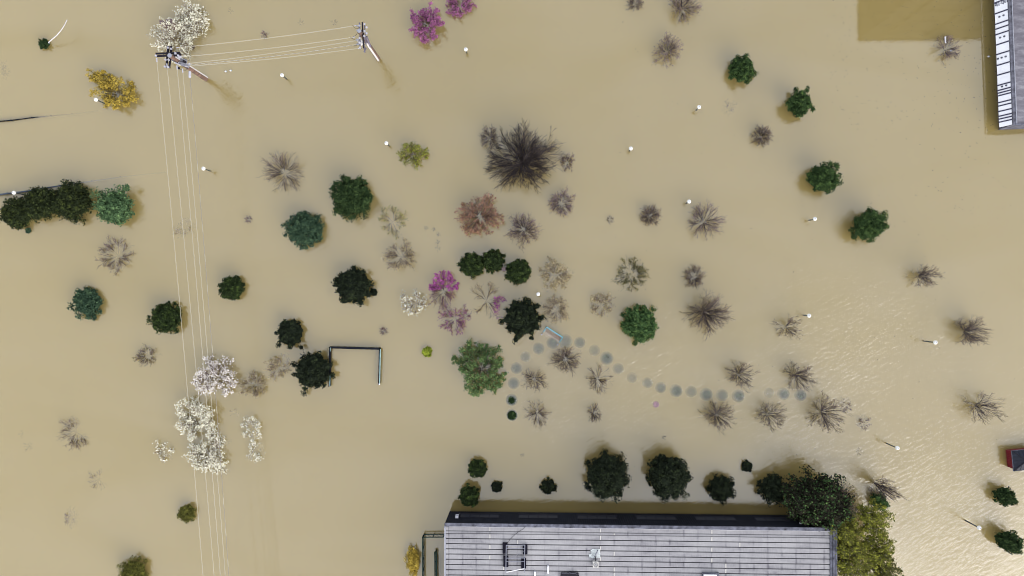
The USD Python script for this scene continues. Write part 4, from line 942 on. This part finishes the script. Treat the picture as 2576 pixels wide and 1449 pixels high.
Lf("corner_tree", "broad dark leafy tree overhanging the right end of the hall front", "tree", 2058, 1262, 86, 5.0, 69, "corner_green", 19000, .17, clumps=170, fuzz=.13, cs=.16, ell=(1.10, .80, -12), zc=2.6, tip=("mid_green", 2400, .19))
T("corner_bare_tree", "grey-brown twiggy tree inside the right of the broad corner tree", "tree", 2100, 1256, 52, 4.6, 70, fork=.4, bark="bark_dark", twig="twig", bloom="olive", n_bloom=700, size=.08, mains=13, elev=(20, 65), kids=(7, 6, 3), bloom_name="buds")
# --- white blossom
WB_ = dict(bark="bark_grey", twig="twig_pale", kids=(7, 7, 3), mains=12, elev=(5, 60))
T("magnolia", "bright white-blossomed tree at the top left, upper right of the pair", "tree", 478, 50, 45, 1.9, 80, bloom="white_petal", n_bloom=1598, size=0.162, **WB_)
T("magnolia", "creamy white tree behind the dark crossarms at the top left", "tree", 430, 98, 54, 1.6, 81, bloom="white_petal", n_bloom=1598, size=0.149, **WB_)
T("white_tree", "whitest tree under the wires, uppermost of the three in line", "tree", 531, 953, 53, 2.2, 82, bloom="bright_petal", n_bloom=1414, size=0.176, **{**WB_, "twig": "twig_mauve"})
T("white_tree", "white tree under the wires, middle of the three in line", "tree", 493, 1056, 53, 1.9, 83, bloom="white_petal", n_bloom=1968, size=0.162, **WB_)
T("white_tree", "white tree under the wires, lowest of the three in line", "tree", 518, 1151, 54, 1.6, 84, bloom="white_petal", n_bloom=1844, size=0.155, **{**WB_, "ell": (1.1, .8, 0)})
T("white_shrub", "little white shrub left of the lowest white tree", "shrub", 411, 1140, 25, .5, 85, bloom="white_petal", n_bloom=159, size=0.162, bark="bark_grey", twig="twig_pale", mains=7, kids=(5, 4, 2), elev=(2, 35))
T("white_shrub", "upper of two greyish white shrubs right of the white trees", "shrub", 631, 1077, 29, .5, 86, bloom="white_petal", n_bloom=806, size=0.115, bark="bark_grey", twig="twig_pale", mains=8, kids=(6, 5, 2), elev=(2, 40))
T("white_shrub", "lower of two greyish white shrubs right of the white trees", "shrub", 642, 1138, 26, .4, 87, bloom="white_petal", n_bloom=682, size=0.115, bark="bark_grey", twig="twig_pale", mains=8, kids=(6, 5, 2), elev=(2, 40), ell=(.8, 1.2, 0))
T("white_sprig", "tiny white sprig between the middle white tree and the greyish shrubs", "shrub", 588, 1040, 12, .12, 88, bloom="cream_petal", n_bloom=43, size=0.108, fork=-.5, bark="bark_grey", twig="twig_pale", mains=4, kids=(3, 3))
T("white_sprig", "sparse cream-flowered shrub under the wires at the middle left", "shrub", 459, 575, 27, .22, 89, bloom="cream_petal", n_bloom=260, size=0.121, fork=-.6, bark="bark_grey", twig="twig_pale", mains=10, kids=(5, 5, 2), elev=(2, 45))
T("snowy_tree", "small snow-white tree left of the purple trees in the middle", "tree", 1043, 763, 35, 1.3, 90, bloom="white_petal", n_bloom=460, size=0.149, bark="bark_grey", twig="twig_pale", kids=(6, 6, 3), mains=11, elev=(5, 55))
CB = dict(bark="bark", twig="twig_pale", mains=11, kids=(7, 6, 3), elev=(5, 50), bloom_name="buds")
T("cream_bud_tree", "densest cream-budded tree, above the overhead-seen lamp on the right", "tree", 1398, 692, 40, 1.3, 91, bloom="cream_petal", n_bloom=1612, size=0.128, gap=(255, 18), **CB)
T("cream_bud_tree", "cream-budded tree above the blue bench", "tree", 1402, 776, 35, 1.1, 92, bloom="cream_petal", n_bloom=744, size=0.115, **CB)
T("cream_bud_tree", "small cream-budded tree left of the bright green tree", "tree", 1513, 766, 29, .8, 93, bloom="cream_petal", n_bloom=682, size=0.115, gap=(20, 25), **CB)
T("cream_bud_tree", "brown tree with a few cream buds below the thin yellow-tipped one", "tree", 1005, 645, 41, 1.5, 94, bloom="cream_petal", n_bloom=260, size=0.128, **{**CB, "twig": "twig"})
T("cream_bud_tree", "tawny budded tree left of two, right of the whitest tree", "tree", 635, 970, 34, 1.2, 95, bloom="cream_petal", n_bloom=682, size=0.115, **{**CB, "twig": "twig"})
T("cream_bud_tree", "tawny budded tree right of two, beside the large fence-side dark tree", "tree", 697, 925, 33, .8, 96, bloom="cream_petal", n_bloom=496, size=0.121, **CB)
# --- pink and purple
PK = dict(bark="bark_dark", twig="twig_pink", mains=12, kids=(7, 6, 3), elev=(5, 55))
T("pink_tree", "full pink-blossomed tree at the top of the view", "tree", 1075, 55, 43, 2.0, 100, bloom="pink_petal", n_bloom=6800, size=.10, **PK)
T("pink_tree", "pink-blossomed tree cut by the top edge", "tree", 1155, 6, 35, 1.2, 101, bloom="pink_petal", n_bloom=3200, size=.10, **PK)
T("redbud", "upper purple tree of the middle group, vivid on top", "tree", 1113, 733, 42, 2.0, 102, bloom="purple_petal", n_bloom=2600, size=.09, ell=(.85, 1.15, 0), look=lambda P, R: P[:, 1] > .05 * R, **PK)
T("redbud", "lower purple tree of the middle group with dark forked limbs", "tree", 1142, 800, 41, 1.4, 103, bloom="pink_petal", n_bloom=1100, size=.075, gap=(90, 25), **PK)
T("redbud", "mostly bare tree of the middle group with purple only on its right", "tree", 1222, 757, 48, 1.5, 104, bloom="purple_petal", n_bloom=620, size=.08, look=lambda P, R: (P[:, 0] > .35 * R) & (P[:, 1] < .25 * R), **{**PK, "twig": "twig", "kids": (5, 5, 2), "gap": (180, 16)})
T("rust_tree", "coppery red-budded tree below left of the huge bare tree", "tree", 1205, 543, 51, 1.9, 105, bark="bark", twig="twig", bloom="rust_bud", n_bloom=4200, size=.09, bloom_name="buds", mains=16, kids=(8, 7, 3), elev=(5, 60))
# --- bare trees
BT = dict(bark="bark_dark", twig="twig")
def bare(label, x, y, r, top, seed, cat="tree", name="bare_tree", **k):
    return T(name, label, cat, x, y, r, top, seed, **{**BT, **k})
big = bare("huge dark bare tree with countless fine twigs, largest in the upper middle", 1315, 403, 88, 4.0, 110, fork=0, mains=46, kids=(8, 6, 3), elev=(-10, 82), r0=.05, rmin=.007, wig=.10, spread=(15, 42), twig="bark_dark", name="great_bare_tree")
bare("small bare tree at the upper left of the huge dark one", 1231, 343, 29, 1.2, 111, mains=20, kids=(6, 5, 2))
bare("small greyish bare tree at the right of the huge dark one", 1428, 404, 22, 1.0, 112, mains=16, kids=(5, 5, 2), bloom="mauve_bud", n_bloom=220, size=.07, bloom_name="buds")
bare("broad brown bare tree above left of the large dark green tree", 706, 430, 54, 1.7, 113, mains=22, kids=(6, 5, 2), elev=(-12, 49), r0=.06)
bare("wispy wide bare tree below the pale green tree at the left", 288, 643, 45, .7, 114, mains=26, kids=(6, 5, 2), elev=(-16, 32), r0=.04, rmin=.008)
bare("half-drowned bare tree at the lower left with limbs fanning left", 184, 1089, 43, .6, 115, fork=-.25, mains=24, kids=(6, 5, 2), elev=(-4, 25), gap=(30, 55))
bare("faint drowned bare tree below the lower left one", 244, 1208, 27, .22, 116, fork=-.3, mains=20, kids=(5, 4, 2), elev=(-4, 20), gap=(20, 60))
bare("pale grey ghostly drowned tree at the lower left", 172, 1305, 23, .14, 117, fork=-.5, mains=20, kids=(6, 5, 2), elev=(-6, 64), twig="twig_mauve", bark="bark_grey", ell=(.75, 1.2, 0))
bare("small brown tree with dull olive tips left of the white trees", 363, 896, 28, .8, 118, mains=20, kids=(6, 4, 2), elev=(-14, 44), bloom="olive", n_bloom=260, size=.08, bloom_name="leaves")
bare("brown bare tree below the huge dark one, right of the coppery tree", 1317, 576, 42, 1.8, 119, mains=26, kids=(6, 5, 2), twig="twig_mauve")
bare("greyish bare tree with pale twigs right of the coppery tree", 1412, 510, 32, 1.2, 120, mains=22, kids=(6, 6, 2), twig="twig_mauve", bloom="mauve_bud", n_bloom=500, size=.07, bloom_name="buds")
bare("tiny bare clump on open water right of centre", 1535, 552, 11, .3, 121, mains=14, kids=(4, 3), cat="shrub", name="twig_clump")
bare("small dark fan of a bare tree, left of the wide grey-brown one", 1638, 540, 27, .9, 122, mains=24, kids=(7, 5, 2), fork=-.3)
bare("wide grey-brown bare tree right of centre under a lamp", 1777, 556, 47, 2.0, 123, mains=22, kids=(6, 5, 2), elev=(-6, 59), twig="twig_mauve", r0=.06)
bare("small dark spiky bare tree right of the fuzzy olive one", 1748, 697, 29, .9, 124, mains=24, kids=(6, 5, 2), fork=-.3)
bare("largest of the right-hand bare trees, dark with forked limbs", 1783, 788, 56, 3.0, 125, mains=32, kids=(6, 5, 2), elev=(-1, 69), r0=.07)
bare("bare tree just below the blue bench", 1423, 906, 36, 1.5, 126, mains=24, kids=(6, 5, 2), twig="twig")
bare("bare tree inside the left of the submerged shrub arc", 1345, 956, 33, 1.6, 127, mains=20, kids=(5, 4, 2), elev=(-6, 64))
bare("bare tree below the darkest submerged shrub of the arc", 1505, 957, 37, 1.6, 128, mains=20, kids=(5, 4, 2), elev=(-8, 59))
bare("bare tree below the one inside the left of the arc", 1352, 1044, 34, 1.7, 129, mains=20, kids=(5, 4, 2), elev=(-8, 59))
bare("small bare tree right of the pair of dark green balls", 1495, 1043, 23, 1.5, 130, mains=16, kids=(6, 4, 2), elev=(-1, 64), ell=(.8, 1.15, 0))
bare("left bare tree of the row below the submerged shrubs", 1811, 1049, 39, 2.2, 131, mains=22, kids=(6, 5, 2), elev=(-1, 64))
bare("middle bare tree of the row below the submerged shrubs", 1943, 1048, 39, 2.4, 132, mains=20, kids=(5, 5, 2), elev=(-1, 64))
bare("widest bare tree at the right end of the row below the submerged shrubs", 2084, 1045, 46, 3.0, 133, mains=22, kids=(6, 5, 2), elev=(2, 69))
bare("faint grey shrub touching the widest tree of that row", 2130, 1020, 19, .3, 134, fork=-.5, mains=16, kids=(5, 5, 2), elev=(-6, 64), twig="twig_mauve", cat="shrub", name="grey_twig_shrub")
bare("faint grey shrub just beyond the right end of that row", 2177, 1066, 19, .35, 135, fork=-.5, mains=16, kids=(5, 5, 2), elev=(-6, 64), twig="twig_mauve", cat="shrub", name="grey_twig_shrub")
bare("bare tree rising above the right end of the submerged shrub row", 1868, 947, 38, 2.2, 136, mains=20, kids=(5, 5, 2), elev=(-4, 64))
bare("bare tree overlapping the last two submerged shrubs", 2014, 948, 38, 2.6, 137, mains=24, kids=(6, 5, 2), elev=(-1, 66))
bare("thin open bare tree left of a lamp in the right half", 1988, 824, 33, 2.0, 138, mains=14, kids=(5, 5, 2), elev=(-4, 59))
bare("bare tree with a straight dark stem below the lowest right-hand evergreen", 2333, 694, 33, 2.6, 139, mains=22, kids=(5, 5, 2), elev=(-1, 69))
bare("bare tree near the right edge beside a long-posted lamp", 2451, 835, 37, 2.6, 140, mains=26, kids=(6, 5, 2), elev=(-1, 69))
bare("bare tree at the right edge, last of the far right column", 2482, 1026, 40, 3.0, 141, mains=20, kids=(5, 4, 2), elev=(-1, 69))
bare("darkest gnarled bare tree beside the broad corner tree at the hall", 2228, 1231, 36, 4.2, 142, mains=16, kids=(6, 5, 2), elev=(9, 79), r0=.06, twig="twig", ell=(.95, .8, -30))
bare("small spiky bare tree between the second and third right-hand evergreens", 1921, 340, 26, 1.4, 143, mains=24, kids=(7, 5, 2))
bare("pinkish grey bare tree in the upper right, below the top edge pair", 1683, 121, 38, 1.6, 144, mains=20, kids=(5, 5, 2), bloom="mauve_bud", n_bloom=800, size=.08, bloom_name="buds")
bare("mauve bare tree cut by the top edge", 1721, 10, 40, 1.8, 145, mains=22, kids=(6, 5, 2), bloom="mauve_bud", n_bloom=500, size=.08, bloom_name="buds")
bare("small dark bare tree at the top edge, left of the mauve one", 1599, 4, 22, .7, 146, fork=-.3, mains=20, kids=(6, 4, 2))
bare("bare tree with one long dark limb under the white plank", 2388, 117, 34, 1.2, 147, fork=-.2, mains=20, kids=(5, 5, 2), elev=(-11, 49), twig="twig_mauve")
bare("ghostly drowned shrub between the first and second right-hand evergreens", 1836, 268, 19, .02, 148, fork=-.5, mains=16, kids=(5, 4, 2), elev=(-6, 54), twig="twig_mauve", cat="shrub", name="grey_twig_shrub")
bare("small brown clump alone right of the bluish wires' middle", 624, 551, 10, .3, 149, mains=16, kids=(5, 4), cat="shrub", name="twig_clump", twig="twig_pink")
bare("small brown clump above the right corner of the yard fence", 964, 833, 11, .35, 150, mains=20, kids=(5, 4), cat="shrub", name="twig_clump", twig="twig_pink")
bare("small brown clump under the topmost wire at the left", 664, 86, 11, .4, 151, mains=14, kids=(5, 4), cat="shrub", name="twig_clump", twig="twig_pink")
bare("small brown clump at the right foot of the creamy white tree", 484, 119, 6, .3, 152, mains=10, kids=(4, 3), cat="shrub", name="twig_clump", twig="twig_pink")
bare("left of two drowned sprigs above the topmost wire", 755, 54, 9, .05, 153, fork=-.3, mains=8, kids=(3, 2), cat="sprig", name="drowned_sprig", twig="twig_olive")
bare("right of two drowned sprigs above the topmost wire", 839, 55, 9, .10, 154, fork=-.3, mains=8, kids=(3, 2), cat="sprig", name="drowned_sprig", twig="twig")
bare("drowned sprig at the top edge right of the bright white tree", 578, 25, 8, .02, 155, fork=-.3, mains=8, kids=(4, 2), cat="sprig", name="drowned_sprig", twig="twig_olive")
bare("drowned sprig below the globe-lamp tree group, near the hall's round pair", 1313, 1146, 6, .08, 156, fork=-.3, mains=8, kids=(3, 2), cat="sprig", name="drowned_sprig")
bare("drowned sprig between the small bare tree and the two great dark trees", 1671, 1101, 6, .15, 157, fork=-.3, mains=8, kids=(3, 2), cat="sprig", name="drowned_sprig", twig="bark_dark")
bare("drowned twigs left of a long-posted lamp above the hall corner", 2163, 1137, 11, .06, 158, fork=-.3, mains=10, kids=(3, 2), cat="sprig", name="drowned_sprig")
bare("drowned branch end at the far lower left, lower of two", 68, 1124, 12, .03, 159, fork=-.3, mains=10, kids=(3, 2), elev=(-5, 15), cat="sprig", name="drowned_sprig")
bare("drowned branch end at the far lower left, upper of two", 50, 1092, 9, -.02, 160, fork=-.35, mains=6, kids=(3, 2), elev=(-5, 15), ell=(.5, 1.3, 0), cat="sprig", name="drowned_sprig")
bare("drowned greyish shrub cut by the left edge below the small dark bush", -6, 175, 26, .08, 161, fork=-.5, mains=20, kids=(5, 5, 2), elev=(-11, 49), twig="twig_mauve", cat="shrub", name="grey_twig_shrub")
for i, (x, y) in enumerate(((1071, 573), (1090.6, 577), (1101.5, 589), (1100.6, 608), (1100.4, 625))):
    bare("%s dark twig tip of the little arc of five right of the yellow-tipped tree" % ("first", "second", "third", "fourth", "last")[i], x, y, 6 if i < 4 else 8, .05, 170 + i, fork=-.35, mains=10, kids=(4, 3), cat="sprig", name="drowned_sprig", group="arc of five twig tips", twig="fence")

# --- clipped ball shrubs in an arc, most of them just under the surface
def ball(label, x, y, r, depth, seed, green="dark_green"):
    rng = np.random.default_rng(seed)
    p = at(x, y); R = r * PX
    t = thing("ball_shrub", label, "shrub", (p[0], p[1], BED), group="clipped ball shrubs in an arc")
    zc = -max(depth * .33, .02 if depth > 0 else depth) - R * .55
    m = trimesh.creation.icosphere(4, 1.0); v = m.vertices
    hr = np.hypot(v[:, 0], v[:, 1])[:, None]
    flat = np.where(v[:, 2:] > 0, np.maximum(1 - hr ** 5, 0) ** .6 / np.maximum(v[:, 2:], .05), 1)   # clipped flat on top
    v = v * np.concatenate([np.ones((len(v), 2)), np.minimum(flat, 3)], 1)
    v = v * (1 + .05 * (meshkit.fbm(v * 3.5 + seed, 3)[:, None] - .5)) * [R, R, R * .55] + [0, 0, zc]
    part(t, "crown", trimesh.Trimesh(v - [0, 0, BED], m.faces, process=False), mat(green), smooth=True)
    n = 900; d = rng.normal(size=(n, 3)); d[:, 2] = np.abs(d[:, 2]); d /= np.linalg.norm(d, axis=1, keepdims=True)
    hr = np.sqrt(rng.uniform(0, 1, n)); an = rng.uniform(0, 6.283, n)
    P = np.stack([R * hr * np.cos(an), R * hr * np.sin(an), R * .55 * np.maximum(1 - hr ** 5, 0) ** .6 + rng.normal(size=n) * .012 + zc], 1)
    part(t, "leaves", up(leaf_mesh(P, d + rng.normal(size=d.shape) * .4, .09, .05, rng)), mat(green))
    part(t, "stem", tubes([[0, 0, 0]], [[0, 0, zc - BED]], [.06], [.04], 6), mat("bark_dark"))
BALLS = [
    ("green ball shrub standing clear of the water at the arc's left foot", 1288, 1045, 14, -.16), ("dark green ball shrub breaking the surface just above the clear green one", 1287, 1007, 15, -.02),
    ("blue-grey submerged ball directly above the dark pair at the arc's foot", 1292, 965, 15, .10), ("blue-grey submerged ball, fourth up from the arc's left foot", 1299, 927, 14.5, .12), ("faint submerged ball, fifth up from the arc's left foot", 1322, 898, 13, .22),
    ("blue-grey submerged ball below left of the blue bench", 1355, 877, 15, .13), ("blue-grey submerged ball under the front edge of the blue bench", 1391, 862, 16, .10), ("broad submerged ball under the right end of the blue bench", 1423, 859, 18, .15),
    ("submerged ball just right of the blue bench's neighbour, at the top of the arc", 1459, 862, 14, .15), ("faint submerged ball between the arc's top and its darkest ball", 1496, 882, 14, .26), ("darkest submerged ball of the arc, right of the bench", 1527, 902, 17, .03),
    ("faint submerged ball following the darkest one", 1556, 928, 14, .22), ("barely visible submerged ball, second after the darkest one", 1591, 951, 13, .32), ("faint submerged ball, third after the darkest one", 1630, 964, 13, .20),
    ("submerged ball, fourth after the darkest one", 1663, 976, 13.5, .13), ("dark submerged ball, first of two dark ones in the straight row", 1702, 984, 16, .025), ("pale submerged ball between the two dark ones in the straight row", 1740, 986, 14, .20),
    ("dark submerged ball, second of two dark ones in the straight row", 1778, 993, 16, .04), ("pale submerged ball, last but one before the gap in the straight row", 1818, 995, 15, .14), ("dark submerged ball, last before the gap in the straight row", 1859, 997, 15.5, .05),
    ("hardly visible submerged ball in the gap of the straight row", 1937, 989, 12, .38), ("blue-grey submerged ball, first after the gap", 1973, 992, 15, .09), ("blue-grey submerged ball, last of the whole row", 2016, 995, 14.5, .07)]
for i, (lab, x, y, r, dp) in enumerate(BALLS): ball(lab, x, y, r, dp, 300 + i)
ball("faint purple submerged shrub below the straight row of balls", 1651, 1018, 8, .17, 340, "purple_petal")
